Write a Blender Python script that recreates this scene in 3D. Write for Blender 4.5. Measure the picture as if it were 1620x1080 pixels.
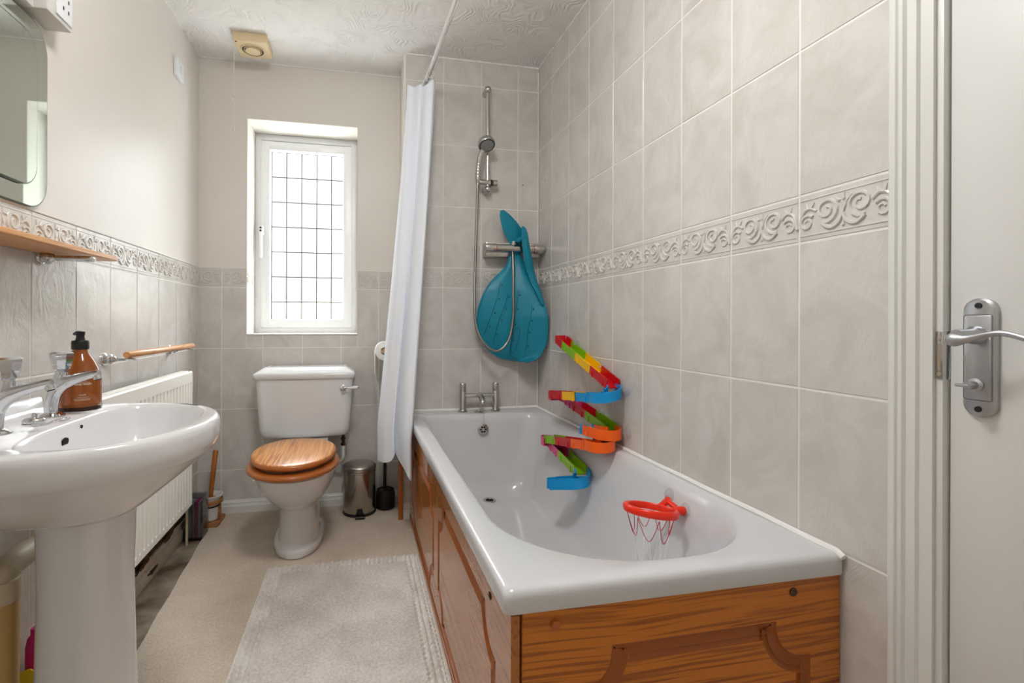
import bpy, bmesh, math, random
from math import sin, cos, pi, radians
from mathutils import Vector, Matrix, noise
from mathutils.geometry import tessellate_polygon

for o in list(bpy.data.objects): bpy.data.objects.remove(o)
S = bpy.context.scene
COL = S.collection
random.seed(7)

# ------------------------------------------------------------ camera, world, lights, exposure
CAM_H = 1.015
cam_d = bpy.data.cameras.new('camera'); cam = bpy.data.objects.new('camera', cam_d); COL.objects.link(cam)
S.camera = cam
cam_d.sensor_fit = 'HORIZONTAL'; cam_d.sensor_width = 36
cam_d.lens = 774.593/1620*36
cam_d.shift_x = (810-727.359)/1620; cam_d.shift_y = (508.273-540)/1620
cam_d.clip_start = 0.01
yw, rl = .2047, .0034
Rv = Vector((cos(yw), -sin(yw), 0)); Fv = Vector((sin(yw), cos(yw), 0)); Uv = Vector((0, 0, 1))
cx_ = Rv*cos(rl)+Uv*sin(rl); cy_ = -Rv*sin(rl)+Uv*cos(rl); cz_ = -Fv
cam.matrix_world = Matrix(((cx_.x, cy_.x, cz_.x, 0), (cx_.y, cy_.y, cz_.y, 0), (cx_.z, cy_.z, cz_.z, CAM_H), (0, 0, 0, 1)))

S.view_settings.view_transform = 'Standard'; S.view_settings.look = 'None'
S.view_settings.gamma = 1; S.view_settings.use_curve_mapping = False
S.view_settings.exposure = 0.52
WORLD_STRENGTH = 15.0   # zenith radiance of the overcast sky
SKY_LOW, SKY_GROUND = .058, .62  # gradient shaped to light the room: dim in the window's view, bright elsewhere
ADDED_GLOW = 13.0
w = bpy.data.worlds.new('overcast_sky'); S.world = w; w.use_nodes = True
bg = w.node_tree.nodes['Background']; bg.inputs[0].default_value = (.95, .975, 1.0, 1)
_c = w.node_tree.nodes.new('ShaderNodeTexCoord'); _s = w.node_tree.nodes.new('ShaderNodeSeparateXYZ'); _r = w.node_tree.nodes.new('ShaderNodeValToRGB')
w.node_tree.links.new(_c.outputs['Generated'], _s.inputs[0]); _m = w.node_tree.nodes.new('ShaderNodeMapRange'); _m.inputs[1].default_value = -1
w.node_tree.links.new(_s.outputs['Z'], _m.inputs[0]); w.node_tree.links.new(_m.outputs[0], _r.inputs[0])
# (height 0..1 where .5 is the horizon, radiance as a share of the zenith's)
_e = _r.color_ramp.elements
while len(_e) > 2: _e.remove(_e[-1])
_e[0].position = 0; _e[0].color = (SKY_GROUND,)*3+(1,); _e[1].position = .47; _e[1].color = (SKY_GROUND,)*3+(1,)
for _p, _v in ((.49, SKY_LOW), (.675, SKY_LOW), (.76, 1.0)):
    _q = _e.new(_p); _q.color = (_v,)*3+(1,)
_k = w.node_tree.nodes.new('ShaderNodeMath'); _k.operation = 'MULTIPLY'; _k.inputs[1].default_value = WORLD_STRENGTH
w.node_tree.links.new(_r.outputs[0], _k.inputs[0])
# added sky glow, out of view to the right, to brighten the left wall
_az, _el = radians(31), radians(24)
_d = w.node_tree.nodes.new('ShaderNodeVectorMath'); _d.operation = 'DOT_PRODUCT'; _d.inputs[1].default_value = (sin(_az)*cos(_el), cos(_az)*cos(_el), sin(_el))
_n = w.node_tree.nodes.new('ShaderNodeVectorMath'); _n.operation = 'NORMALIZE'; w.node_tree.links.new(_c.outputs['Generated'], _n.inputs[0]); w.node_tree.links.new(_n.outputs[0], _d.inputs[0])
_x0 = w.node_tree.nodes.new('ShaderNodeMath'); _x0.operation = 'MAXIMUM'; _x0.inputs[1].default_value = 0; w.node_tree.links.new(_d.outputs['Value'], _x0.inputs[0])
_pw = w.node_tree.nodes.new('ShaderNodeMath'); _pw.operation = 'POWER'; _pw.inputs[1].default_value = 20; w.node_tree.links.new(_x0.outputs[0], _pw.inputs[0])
_g1 = w.node_tree.nodes.new('ShaderNodeMath'); _g1.operation = 'MULTIPLY_ADD'; _g1.inputs[1].default_value = ADDED_GLOW; w.node_tree.links.new(_pw.outputs[0], _g1.inputs[0]); w.node_tree.links.new(_k.outputs[0], _g1.inputs[2])
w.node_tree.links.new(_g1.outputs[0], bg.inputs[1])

def area(name, loc, rot, sx, sy, power, col=(1, 1, 1), portal=False):
    d = bpy.data.lights.new(name, 'AREA'); d.shape = 'RECTANGLE'; d.size = sx; d.size_y = sy; d.energy = power; d.color = col
    o = bpy.data.objects.new(name, d); COL.objects.link(o); o.location = loc; o.rotation_euler = rot
    if portal: d.cycles.is_portal = True
    return o
area('window_portal', (-.29, 3.06, 1.5), (radians(-90), 0, 0), .56, 1.16, 1, portal=True)
# the room's other light is the lit opal dome of the round ceiling lamp (emission LAMP_EMIT, built below)
LAMP_EMIT = 33.0

# ------------------------------------------------------------ mesh helpers
class MB:
    def __init__(s): s.b = bmesh.new()
    def v(s, p): return s.b.verts.new(p)
    def face(s, vs, mi=0):
        try: f = s.b.faces.new(vs)
        except ValueError: return None
        f.material_index = mi; return f
    def box(s, x0, x1, y0, y1, z0, z1, bev=0, mi=0, seg=2, M=None):
        r = bmesh.ops.create_cube(s.b, size=1)
        vs = r['verts']
        for q in vs:
            q.co = Vector(((x0+x1)/2+q.co.x*(x1-x0), (y0+y1)/2+q.co.y*(y1-y0), (z0+z1)/2+q.co.z*(z1-z0)))
            if M: q.co = M @ q.co
        fs = {f for q in vs for f in q.link_faces}
        for f in fs: f.material_index = mi
        if bev:
            es = list({e for q in vs for e in q.link_edges})
            r2 = bmesh.ops.bevel(s.b, geom=es, offset=bev, segments=seg, profile=.5, affect='EDGES')
            for f in r2['faces']: f.material_index = mi
    def ring(s, pts): return [s.v(p) for p in pts]
    def bridge(s, a, b, mi=0, closed=True):
        n = len(a)
        for i in range(n if closed else n-1):
            j = (i+1) % n
            s.face([a[i], a[j], b[j], b[i]], mi)
    def loft(s, loops, mi=0, cap0=True, cap1=True, closed=True):
        rs = [s.ring(l) for l in loops]
        for a, b in zip(rs, rs[1:]): s.bridge(a, b, mi, closed)
        if cap0 and closed: s.face(rs[0][::-1], mi)
        if cap1 and closed: s.face(rs[-1], mi)
        return rs
    def tube(s, pts, rad, n=12, mi=0, cap=True, closed=False, flat=1.0):
        pts = [Vector(p) for p in pts]; m = len(pts)
        if not hasattr(rad, '__len__'): rad = [rad]*m
        T = []
        for i in range(m):
            a = pts[(i-1) % m] if (i > 0 or closed) else pts[0]
            b = pts[(i+1) % m] if (i < m-1 or closed) else pts[-1]
            t = (b-a); T.append(t.normalized() if t.length > 1e-9 else Vector((0, 0, 1)))
        ref = Vector((0, 0, 1)) if abs(T[0].z) < .9 else Vector((1, 0, 0))
        u = (ref - T[0]*ref.dot(T[0])).normalized(); rs = []
        for i in range(m):
            u = (u - T[i]*u.dot(T[i])).normalized(); w_ = T[i].cross(u)
            rs.append(s.ring([pts[i]+u*cos(2*pi*k/n)*rad[i]*flat+w_*sin(2*pi*k/n)*rad[i] for k in range(n)]))
        for a, b in zip(rs, rs[1:]): s.bridge(a, b, mi)
        if closed: s.bridge(rs[-1], rs[0], mi)
        elif cap: s.face(rs[0][::-1], mi); s.face(rs[-1], mi)
    def lathe(s, prof, c=(0, 0, 0), axis=(0, 0, 1), n=32, mi=0, cap=True):
        ax = Vector(axis).normalized(); c = Vector(c)
        ref = Vector((1, 0, 0)) if abs(ax.x) < .9 else Vector((0, 1, 0))
        u = (ref-ax*ref.dot(ax)).normalized(); v_ = ax.cross(u)
        rs = []
        for r, h in prof:
            r = max(r, 1e-5)
            rs.append(s.ring([c+ax*h+(u*cos(2*pi*k/n)+v_*sin(2*pi*k/n))*r for k in range(n)]))
        for a, b in zip(rs, rs[1:]): s.bridge(a, b, mi)
        if cap: s.face(rs[0][::-1], mi); s.face(rs[-1], mi)
    def sheet(s, rows, th, mi=0):
        """grid of points made into a solid sheet of thickness th"""
        R = [[Vector(p) for p in r] for r in rows]; nr, nc = len(R), len(R[0])
        A = [[None]*nc for _ in range(nr)]; B = [[None]*nc for _ in range(nr)]
        for i in range(nr):
            for j in range(nc):
                du = R[i][min(j+1, nc-1)]-R[i][max(j-1, 0)]; dv = R[min(i+1, nr-1)][j]-R[max(i-1, 0)][j]
                nn = du.cross(dv)
                nn = nn.normalized() if nn.length > 1e-12 else Vector((0, -1, 0))
                A[i][j] = s.v(R[i][j]+nn*th/2); B[i][j] = s.v(R[i][j]-nn*th/2)
        for i in range(nr-1):
            for j in range(nc-1):
                s.face([A[i][j], A[i][j+1], A[i+1][j+1], A[i+1][j]], mi)
                s.face([B[i][j], B[i+1][j], B[i+1][j+1], B[i][j+1]], mi)
        for i in range(nr-1):
            s.face([A[i][0], A[i+1][0], B[i+1][0], B[i][0]], mi)
            s.face([A[i][-1], B[i][-1], B[i+1][-1], A[i+1][-1]], mi)
        for j in range(nc-1):
            s.face([A[0][j], B[0][j], B[0][j+1], A[0][j+1]], mi)
            s.face([A[-1][j], A[-1][j+1], B[-1][j+1], B[-1][j]], mi)
    def prism(s, poly, f, d0, d1, mi=0):
        """extrude 2-D polygon; f(u,v,d)->xyz"""
        a = s.ring([f(p[0], p[1], d0) for p in poly]); b = s.ring([f(p[0], p[1], d1) for p in poly])
        s.bridge(a, b, mi); s.fill(a, [(p[0], p[1]) for p in poly], mi); s.fill(b, [(p[0], p[1]) for p in poly], mi)
    def fill(s, ring, flat, mi=0, holes=()):
        loops = [[Vector((p[0], p[1], 0)) for p in flat]]+[[Vector((p[0], p[1], 0)) for p in h[1]] for h in holes]
        vs = list(ring)
        for h in holes: vs += list(h[0])
        for t in tessellate_polygon(loops): s.face([vs[i] for i in t], mi)

WL = {}
def link(name, mb, mats, parent=None, loc=None, sharp=40):
    b = mb.b
    bmesh.ops.recalc_face_normals(b, faces=b.faces)
    if parent is not None: base = WL[parent]
    elif loc is not None: base = Vector(loc)
    else: base = Vector((0, 0, 0))
    for q in b.verts: q.co -= base
    me = bpy.data.meshes.new(name); b.to_mesh(me); b.free()
    if not isinstance(mats, (list, tuple)): mats = [mats]
    for m in mats: me.materials.append(m)
    me.shade_smooth(); me.set_sharp_from_angle(angle=radians(sharp))
    o = bpy.data.objects.new(name, me); COL.objects.link(o)
    if parent is not None: o.parent = parent; WL[o] = base.copy()
    else: o.location = base; WL[o] = base.copy()
    return o
def thing(name, label, cat, loc, group=None):
    o = bpy.data.objects.new(name, None); COL.objects.link(o); o.location = loc; o.empty_display_size = .05
    WL[o] = Vector(loc); o['label'] = label; o['category'] = cat
    if group: o['group'] = group
    return o
def tag(o, label, cat, group=None):
    o['label'] = label; o['category'] = cat
    if group: o['group'] = group
    return o
def struct(o, label=None):
    o['kind'] = 'structure'
    if label: o['label'] = label
    return o
def catmull(P, n=8, closed=False):
    P = [Vector(p) for p in P]; out = []; m = len(P)
    for i in range(m if closed else m-1):
        p0 = P[(i-1) % m] if (closed or i > 0) else P[0]; p1 = P[i]; p2 = P[(i+1) % m]
        p3 = P[(i+2) % m] if (closed or i < m-2) else P[-1]
        for k in range(n):
            t = k/n
            out.append(.5*((2*p1)+(p2-p0)*t+(2*p0-5*p1+4*p2-p3)*t*t+(3*p1-p0-3*p2+p3)*t**3))
    if not closed: out.append(P[-1])
    return out
def rrect(x0, x1, y0, y1, r, z, n=8):
    """rounded rectangle loop; r = one radius or (x1y1, x0y1, x0y0, x1y0)"""
    if not hasattr(r, '__len__'): r = (r,)*4
    pts = []
    for (cx, cy, a0, rr) in ((x1-r[0], y1-r[0], 0, r[0]), (x0+r[1], y1-r[1], 90, r[1]), (x0+r[2], y0+r[2], 180, r[2]), (x1-r[3], y0+r[3], 270, r[3])):
        for k in range(n+1):
            a = radians(a0+90*k/n); pts.append((cx+rr*cos(a), cy+rr*sin(a), z))
    return pts
def sup(cx, cy, rx, ry, z, e=2.0, n=48, ryb=None):
    pts = []
    for k in range(n):
        a = 2*pi*k/n; c, s_ = cos(a), sin(a)
        r_y = ry if (s_ < 0 or ryb is None) else ryb
        pts.append((cx+rx*math.copysign(abs(c)**(2/e), c), cy+r_y*math.copysign(abs(s_)**(2/e), s_), z))
    return pts
def text_geo(body, size, bold=0.0):
    c = bpy.data.curves.new('t', 'FONT'); c.body = body; c.size = size; c.align_x = 'CENTER'; c.align_y = 'CENTER'; c.offset = bold; c.resolution_u = 3
    o = bpy.data.objects.new('t', c); COL.objects.link(o)
    dg = bpy.context.evaluated_depsgraph_get(); me = o.evaluated_get(dg).to_mesh()
    V = [q.co.copy() for q in me.vertices]; F = [tuple(p.vertices) for p in me.polygons]
    o.evaluated_get(dg).to_mesh_clear(); bpy.data.objects.remove(o); bpy.data.curves.remove(c)
    return V, F
def add_text(mb, body, size, f, bold=0.0, mi=0):
    V, F = text_geo(body, size, bold)
    vs = [mb.v(f(p.x, p.y)) for p in V]
    for q in F: mb.face([vs[i] for i in q], mi)

# ------------------------------------------------------------ materials
def srgb(r, g, b):
    f = lambda c: (c/255/12.92) if c/255 <= .04045 else ((c/255+.055)/1.055)**2.4
    return (f(r), f(g), f(b), 1)
def mat(name, col, rough=.5, metal=0, spec=.5, bump=None, var=None, coat=0, trans=0, ior=1.45, alpha=1, sss=0):
    m = bpy.data.materials.new(name); m.use_nodes = True; nt = m.node_tree; P = nt.nodes['Principled BSDF']
    P.inputs['Base Color'].default_value = col; P.inputs['Roughness'].default_value = rough; P.inputs['Metallic'].default_value = metal
    P.inputs['Specular IOR Level'].default_value = spec; P.inputs['Coat Weight'].default_value = coat
    P.inputs['Transmission Weight'].default_value = trans; P.inputs['IOR'].default_value = ior; P.inputs['Alpha'].default_value = alpha
    if sss: P.inputs['Subsurface Weight'].default_value = sss
    tc = nt.nodes.new('ShaderNodeTexCoord')
    if var:   # (scale, colour2, amount)
        n = nt.nodes.new('ShaderNodeTexNoise'); n.inputs['Scale'].default_value = var[0]; n.inputs['Detail'].default_value = 5
        nt.links.new(tc.outputs['Object'], n.inputs['Vector'])
        mx = nt.nodes.new('ShaderNodeMix'); mx.data_type = 'RGBA'; mx.inputs[6].default_value = col; mx.inputs[7].default_value = var[1]
        mr = nt.nodes.new('ShaderNodeMapRange'); mr.inputs[1].default_value = .35; mr.inputs[2].default_value = .65; mr.inputs[4].default_value = var[2]
        nt.links.new(n.outputs['Fac'], mr.inputs[0]); nt.links.new(mr.outputs[0], mx.inputs[0]); nt.links.new(mx.outputs[2], P.inputs['Base Color'])
    if bump:  # (scale, strength, distance)
        n = nt.nodes.new('ShaderNodeTexNoise'); n.inputs['Scale'].default_value = bump[0]; n.inputs['Detail'].default_value = 4
        nt.links.new(tc.outputs['Object'], n.inputs['Vector'])
        b = nt.nodes.new('ShaderNodeBump'); b.inputs['Strength'].default_value = bump[1]; b.inputs['Distance'].default_value = bump[2]
        nt.links.new(n.outputs['Fac'], b.inputs['Height']); nt.links.new(b.outputs['Normal'], P.inputs['Normal'])
    return m
def N(m, t): return m.node_tree.nodes.new(t)
def L(m, a, b): m.node_tree.links.new(a, b)

def tile_mat(name, c1, c2, rough):
    m = mat(name, c1, rough); P = m.node_tree.nodes['Principled BSDF']
    tc = N(m, 'ShaderNodeTexCoord')
    g = N(m, 'ShaderNodeNewGeometry')
    off = N(m, 'ShaderNodeVectorMath'); off.operation = 'SCALE'; off.inputs['Scale'].default_value = 7
    cmb = N(m, 'ShaderNodeCombineXYZ'); L(m, g.outputs['Random Per Island'], cmb.inputs[0]); L(m, g.outputs['Random Per Island'], cmb.inputs[2])
    L(m, cmb.outputs[0], off.inputs[0])
    ad = N(m, 'ShaderNodeVectorMath'); L(m, tc.outputs['Object'], ad.inputs[0]); L(m, off.outputs[0], ad.inputs[1])
    n = N(m, 'ShaderNodeTexNoise'); n.inputs['Scale'].default_value = 6; n.inputs['Detail'].default_value = 8; n.inputs['Roughness'].default_value = .6; n.inputs['Distortion'].default_value = 1.2
    L(m, ad.outputs[0], n.inputs['Vector'])
    cr = N(m, 'ShaderNodeMapRange'); cr.inputs[1].default_value = .38; cr.inputs[2].default_value = .68
    L(m, n.outputs['Fac'], cr.inputs[0])
    mx = N(m, 'ShaderNodeMix'); mx.data_type = 'RGBA'; mx.inputs[6].default_value = c1; mx.inputs[7].default_value = c2
    L(m, cr.outputs[0], mx.inputs[0]); L(m, mx.outputs[2], P.inputs['Base Color'])
    # riven slate-like relief: stretched fine noise, stronger in patches
    mp = N(m, 'ShaderNodeMapping'); mp.inputs['Rotation'].default_value = (.5, .6, .4); mp.inputs['Scale'].default_value = (1, 1, .55); L(m, ad.outputs[0], mp.inputs['Vector'])
    n2 = N(m, 'ShaderNodeTexNoise'); n2.inputs['Scale'].default_value = 14; n2.inputs['Detail'].default_value = 6; n2.inputs['Roughness'].default_value = .6; n2.inputs['Distortion'].default_value = .6
    L(m, mp.outputs[0], n2.inputs['Vector'])
    ab = N(m, 'ShaderNodeMath'); ab.operation = 'SUBTRACT'; ab.inputs[1].default_value = .5; L(m, n2.outputs['Fac'], ab.inputs[0])
    ab2 = N(m, 'ShaderNodeMath'); ab2.operation = 'ABSOLUTE'; L(m, ab.outputs[0], ab2.inputs[0])
    n3 = N(m, 'ShaderNodeTexNoise'); n3.inputs['Scale'].default_value = 5; L(m, ad.outputs[0], n3.inputs['Vector'])
    m3 = N(m, 'ShaderNodeMapRange'); m3.inputs[1].default_value = .35; m3.inputs[2].default_value = .65; m3.inputs[3].default_value = .35; L(m, n3.outputs['Fac'], m3.inputs[0])
    mm = N(m, 'ShaderNodeMath'); mm.operation = 'MULTIPLY'; L(m, ab2.outputs[0], mm.inputs[0]); L(m, m3.outputs[0], mm.inputs[1])
    b = N(m, 'ShaderNodeBump'); b.inputs['Strength'].default_value = .9; b.inputs['Distance'].default_value = .0062
    L(m, mm.outputs[0], b.inputs['Height']); L(m, b.outputs['Normal'], P.inputs['Normal'])
    return m
M_tile = tile_mat('glazed_tile', srgb(215, 211, 206), srgb(201, 196, 189), .24)
M_grout = mat('grout', srgb(236, 233, 228), .85)
M_relief = mat('relief_glaze', srgb(216, 212, 206), .25, bump=(60, .1, .001))
M_paint = mat('wall_paint', srgb(228, 223, 216), .42, bump=(9, .15, .01), var=(1.5, srgb(219, 213, 205), .6))
M_reveal = mat('reveal_paint', srgb(226, 221, 212), .5)
M_white = mat('white_gloss_paint', srgb(226, 226, 222), .32, bump=(3, .05, .01))
M_upvc = mat('white_upvc', srgb(236, 238, 240), .3)
M_caulk = mat('sealant', srgb(244, 243, 240), .5)
M_ceramic = mat('white_ceramic', srgb(226, 226, 227), .12, coat=.4)
M_acrylic = mat('white_acrylic', srgb(214, 214, 216), .16, coat=.3)
M_chrome = mat('chrome', srgb(215, 217, 220), .09, 1)
M_chrome_d = mat('aged_chrome', srgb(196, 194, 191), .2, 1)
M_satin = mat('satin_metal', srgb(190, 192, 196), .36, 1)
M_black = mat('black_plastic', srgb(24, 23, 24), .4)
M_hole = mat('dark_opening', srgb(14, 13, 12), .8)
M_brass = mat('dark_brass', srgb(96, 78, 60), .4, 1)
M_cream = mat('cream_plastic', srgb(222, 200, 160), .45)
M_beige = mat('beige_pipe', srgb(196, 160, 100), .4, var=(5, srgb(178, 140, 84), .7))
M_beige2 = mat('beige_pipe_socket', srgb(198, 182, 156), .5)
M_teal = mat('teal_rubber', srgb(8, 132, 158), .42)
M_teal_d = mat('teal_rubber_groove', srgb(2, 84, 104), .6)
M_curtain = mat('curtain_fabric', srgb(236, 241, 250), .6, bump=(220, .08, .001), sss=.0)
M_rad = mat('radiator_enamel', srgb(240, 237, 229), .35)
M_red = mat('red_plastic', srgb(206, 18, 32), .32); M_green = mat('green_plastic', srgb(138, 190, 20), .32)
M_yellow = mat('yellow_plastic', srgb(252, 196, 0), .32); M_orange = mat('orange_plastic', srgb(255, 102, 16), .32)
M_blue = mat('blue_plastic', srgb(10, 152, 220), .32); M_pink = mat('pink_plastic', srgb(226, 70, 140), .32)
M_dblue = mat('dark_blue_plastic', srgb(16, 84, 120), .32)
M_hoop = mat('orange_red_plastic', srgb(238, 44, 10), .3)
M_string_r = mat('red_string', srgb(190, 20, 50), .7); M_string_w = mat('white_string', srgb(238, 238, 240), .7)
M_steel = mat('polished_steel', srgb(178, 170, 162), .16, 1)
M_lead = mat('lead_strip', srgb(120, 122, 126), .6)
M_cord = mat('cord', srgb(225, 215, 200), .7)
M_paper = mat('tissue_paper', srgb(245, 243, 240), .9)

def thin_clear(name, tint, gloss=.12, alpha_tint=1):
    m = bpy.data.materials.new(name); m.use_nodes = True; nt = m.node_tree; nt.nodes.clear()
    o = nt.nodes.new('ShaderNodeOutputMaterial'); t = nt.nodes.new('ShaderNodeBsdfTransparent'); t.inputs[0].default_value = tint
    g = nt.nodes.new('ShaderNodeBsdfGlossy'); g.inputs['Roughness'].default_value = .08
    x = nt.nodes.new('ShaderNodeMixShader'); f = nt.nodes.new('ShaderNodeFresnel'); f.inputs[0].default_value = 1.45
    mm = nt.nodes.new('ShaderNodeMath'); mm.operation = 'MULTIPLY_ADD'; mm.inputs[1].default_value = 1; mm.inputs[2].default_value = gloss*.3
    nt.links.new(f.outputs[0], mm.inputs[0]); nt.links.new(mm.outputs[0], x.inputs[0])
    nt.links.new(t.outputs[0], x.inputs[1]); nt.links.new(g.outputs[0], x.inputs[2]); nt.links.new(x.outputs[0], o.inputs[0])
    return m
M_cup = mat('clear_vinyl', srgb(214, 214, 218), .15, alpha=.28)
M_clearbox = thin_clear('clear_plastic', (.9, .92, .93, 1), .2)
# obscured window glass: mostly see-through, partly scattering, with vertical reeding relief
M_glass = bpy.data.materials.new('obscured_glass'); M_glass.use_nodes = True
nt = M_glass.node_tree; nt.nodes.clear()
_o = nt.nodes.new('ShaderNodeOutputMaterial'); _t = nt.nodes.new('ShaderNodeBsdfTransparent'); _t.inputs[0].default_value = (.93, .95, .95, 1)
_tl = nt.nodes.new('ShaderNodeBsdfTranslucent'); _tl.inputs[0].default_value = (.95, .97, .98, 1)
_g = nt.nodes.new('ShaderNodeBsdfGlossy'); _g.inputs['Roughness'].default_value = .15
_x = nt.nodes.new('ShaderNodeMixShader'); _x.inputs[0].default_value = .06; _x2 = nt.nodes.new('ShaderNodeMixShader'); _x2.inputs[0].default_value = .05
nt.links.new(_t.outputs[0], _x.inputs[1]); nt.links.new(_tl.outputs[0], _x.inputs[2]); nt.links.new(_x.outputs[0], _x2.inputs[1]); nt.links.new(_g.outputs[0], _x2.inputs[2]); nt.links.new(_x2.outputs[0], _o.inputs[0])

M_mirror = mat('mirror_silver', srgb(205, 212, 205), .015, 1)
M_mirror_edge = mat('mirror_glass_edge', srgb(40, 58, 48), .3)

def wood(name, light, dark, axis, scale=18, stretch=.06, rough=.35, coat=.2, contrast=(.35, .65), dist=2.0, rings=None):
    m = mat(name, light, rough, coat=coat); P = m.node_tree.nodes['Principled BSDF']
    tc = N(m, 'ShaderNodeTexCoord'); mp = N(m, 'ShaderNodeMapping')
    sc = [1, 1, 1]; sc['XYZ'.index(axis)] = stretch; mp.inputs['Scale'].default_value = sc
    L(m, tc.outputs['Object'], mp.inputs['Vector'])
    n = N(m, 'ShaderNodeTexNoise'); n.inputs['Scale'].default_value = scale; n.inputs['Detail'].default_value = 3; n.inputs['Distortion'].default_value = .3
    L(m, mp.outputs[0], n.inputs['Vector'])
    # growth rings: sine of the noise
    k = N(m, 'ShaderNodeMath'); k.operation = 'MULTIPLY'; k.inputs[1].default_value = rings or 42
    L(m, n.outputs['Fac'], k.inputs[0])
    s_ = N(m, 'ShaderNodeMath'); s_.operation = 'SINE'; L(m, k.outputs[0], s_.inputs[0])
    mr = N(m, 'ShaderNodeMapRange'); mr.inputs[1].default_value = -.2; mr.inputs[2].default_value = 1.0
    L(m, s_.outputs[0], mr.inputs[0])
    n2 = N(m, 'ShaderNodeTexNoise'); n2.inputs['Scale'].default_value = scale*9; L(m, mp.outputs[0], n2.inputs['Vector'])
    mu = N(m, 'ShaderNodeMath'); mu.operation = 'MULTIPLY'; L(m, mr.outputs[0], mu.inputs[0])
    mr2 = N(m, 'ShaderNodeMapRange'); mr2.inputs[1].default_value = .3; mr2.inputs[2].default_value = .7; mr2.inputs[3].default_value = .45
    L(m, n2.outputs['Fac'], mr2.inputs[0]); L(m, mr2.outputs[0], mu.inputs[1])
    mx = N(m, 'ShaderNodeMix'); mx.data_type = 'RGBA'; mx.inputs[6].default_value = light; mx.inputs[7].default_value = dark
    L(m, mu.outputs[0], mx.inputs[0]); L(m, mx.outputs[2], P.inputs['Base Color'])
    return m
def grain(name, light, dark, bands, along, per_m, dist, rough=.3, coat=.3, fine=.5, dscale=2.0, lo=.55):
    m = mat(name, light, rough, coat=coat); P = m.node_tree.nodes['Principled BSDF']
    tc = N(m, 'ShaderNodeTexCoord'); mp = N(m, 'ShaderNodeMapping'); sc = [1, 1, 1]; sc['XYZ'.index(along)] = .025; mp.inputs['Scale'].default_value = sc
    L(m, tc.outputs['Object'], mp.inputs['Vector'])
    wn = N(m, 'ShaderNodeTexNoise'); wn.inputs['Scale'].default_value = dscale; wn.inputs['Detail'].default_value = 1; L(m, tc.outputs['Object'], wn.inputs['Vector'])
    wa = N(m, 'ShaderNodeVectorMath'); wa.operation = 'MULTIPLY_ADD'; wa.inputs[1].default_value = tuple(dist if a_ == bands else 0 for a_ in 'XYZ'); L(m, wn.outputs['Color'], wa.inputs[0]); L(m, mp.outputs[0], wa.inputs[2])
    wv = N(m, 'ShaderNodeTexNoise'); wv.inputs['Scale'].default_value = per_m; wv.inputs['Detail'].default_value = 1.5; L(m, wa.outputs[0], wv.inputs['Vector'])
    mr = N(m, 'ShaderNodeMapRange'); mr.inputs[1].default_value = lo; mr.inputs[2].default_value = lo+.13; L(m, wv.outputs['Fac'], mr.inputs[0])
    n2 = N(m, 'ShaderNodeTexNoise'); n2.inputs['Scale'].default_value = 16; n2.inputs['Detail'].default_value = 4; L(m, mp.outputs[0], n2.inputs['Vector'])
    m2 = N(m, 'ShaderNodeMapRange'); m2.inputs[1].default_value = .35; m2.inputs[2].default_value = .65; m2.inputs[3].default_value = 1-fine; L(m, n2.outputs['Fac'], m2.inputs[0])
    mu = N(m, 'ShaderNodeMath'); mu.operation = 'MULTIPLY'; L(m, mr.outputs[0], mu.inputs[0]); L(m, m2.outputs[0], mu.inputs[1])
    mx = N(m, 'ShaderNodeMix'); mx.data_type = 'RGBA'; mx.inputs[6].default_value = light; mx.inputs[7].default_value = dark
    L(m, mu.outputs[0], mx.inputs[0]); L(m, mx.outputs[2], P.inputs['Base Color']); return m
M_pine_x = grain('varnished_pine', srgb(206, 120, 26), srgb(128, 58, 8), 'Z', 'X', 175, .045, .3, .3, .45, 1.8, .47)
M_pine_y = grain('varnished_pine_side', srgb(184, 112, 46), srgb(148, 80, 26), 'Z', 'Y', 110, .018, .24, .45, .6, 1.5, .49)
M_pine_groove = mat('pine_moulding', srgb(160, 82, 14), .32, coat=.3)
M_oak_seat = grain('oak_veneer', srgb(222, 154, 88), srgb(168, 102, 42), 'X', 'Y', 150, .02, .32, .25, .6, 2, .44)
M_oak_edge = mat('oak_lipping', srgb(176, 98, 36), .3, coat=.3)
M_beech = wood('beech', srgb(216, 160, 106), srgb(190, 130, 80), 'Y', 20, .1, .4, .1)
M_beech_z = wood('beech_handle', srgb(186, 112, 50), srgb(160, 90, 36), 'Z', 20, .1, .4, .1)

# artex ceiling
M_ceil = mat('artex_plaster', srgb(244, 242, 239), .6); P = M_ceil.node_tree.nodes['Principled BSDF']
tc = N(M_ceil, 'ShaderNodeTexCoord')
nz = N(M_ceil, 'ShaderNodeTexNoise'); nz.inputs['Scale'].default_value = 5; nz.inputs['Detail'].default_value = 2; L(M_ceil, tc.outputs['Object'], nz.inputs['Vector'])
va = N(M_ceil, 'ShaderNodeVectorMath'); va.operation = 'MULTIPLY_ADD'; va.inputs[1].default_value = (.42, .42, 0); L(M_ceil, nz.outputs['Color'], va.inputs[0]); L(M_ceil, tc.outputs['Object'], va.inputs[2])
vo = N(M_ceil, 'ShaderNodeTexVoronoi'); vo.inputs['Scale'].default_value = 3.4; L(M_ceil, va.outputs[0], vo.inputs['Vector'])
mk = N(M_ceil, 'ShaderNodeMath'); mk.operation = 'MULTIPLY'; mk.inputs[1].default_value = 110; L(M_ceil, vo.outputs['Distance'], mk.inputs[0])
sn = N(M_ceil, 'ShaderNodeMath'); sn.operation = 'SINE'; L(M_ceil, mk.outputs[0], sn.inputs[0])
nz2 = N(M_ceil, 'ShaderNodeTexNoise'); nz2.inputs['Scale'].default_value = 14; L(M_ceil, tc.outputs['Object'], nz2.inputs['Vector'])
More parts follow.
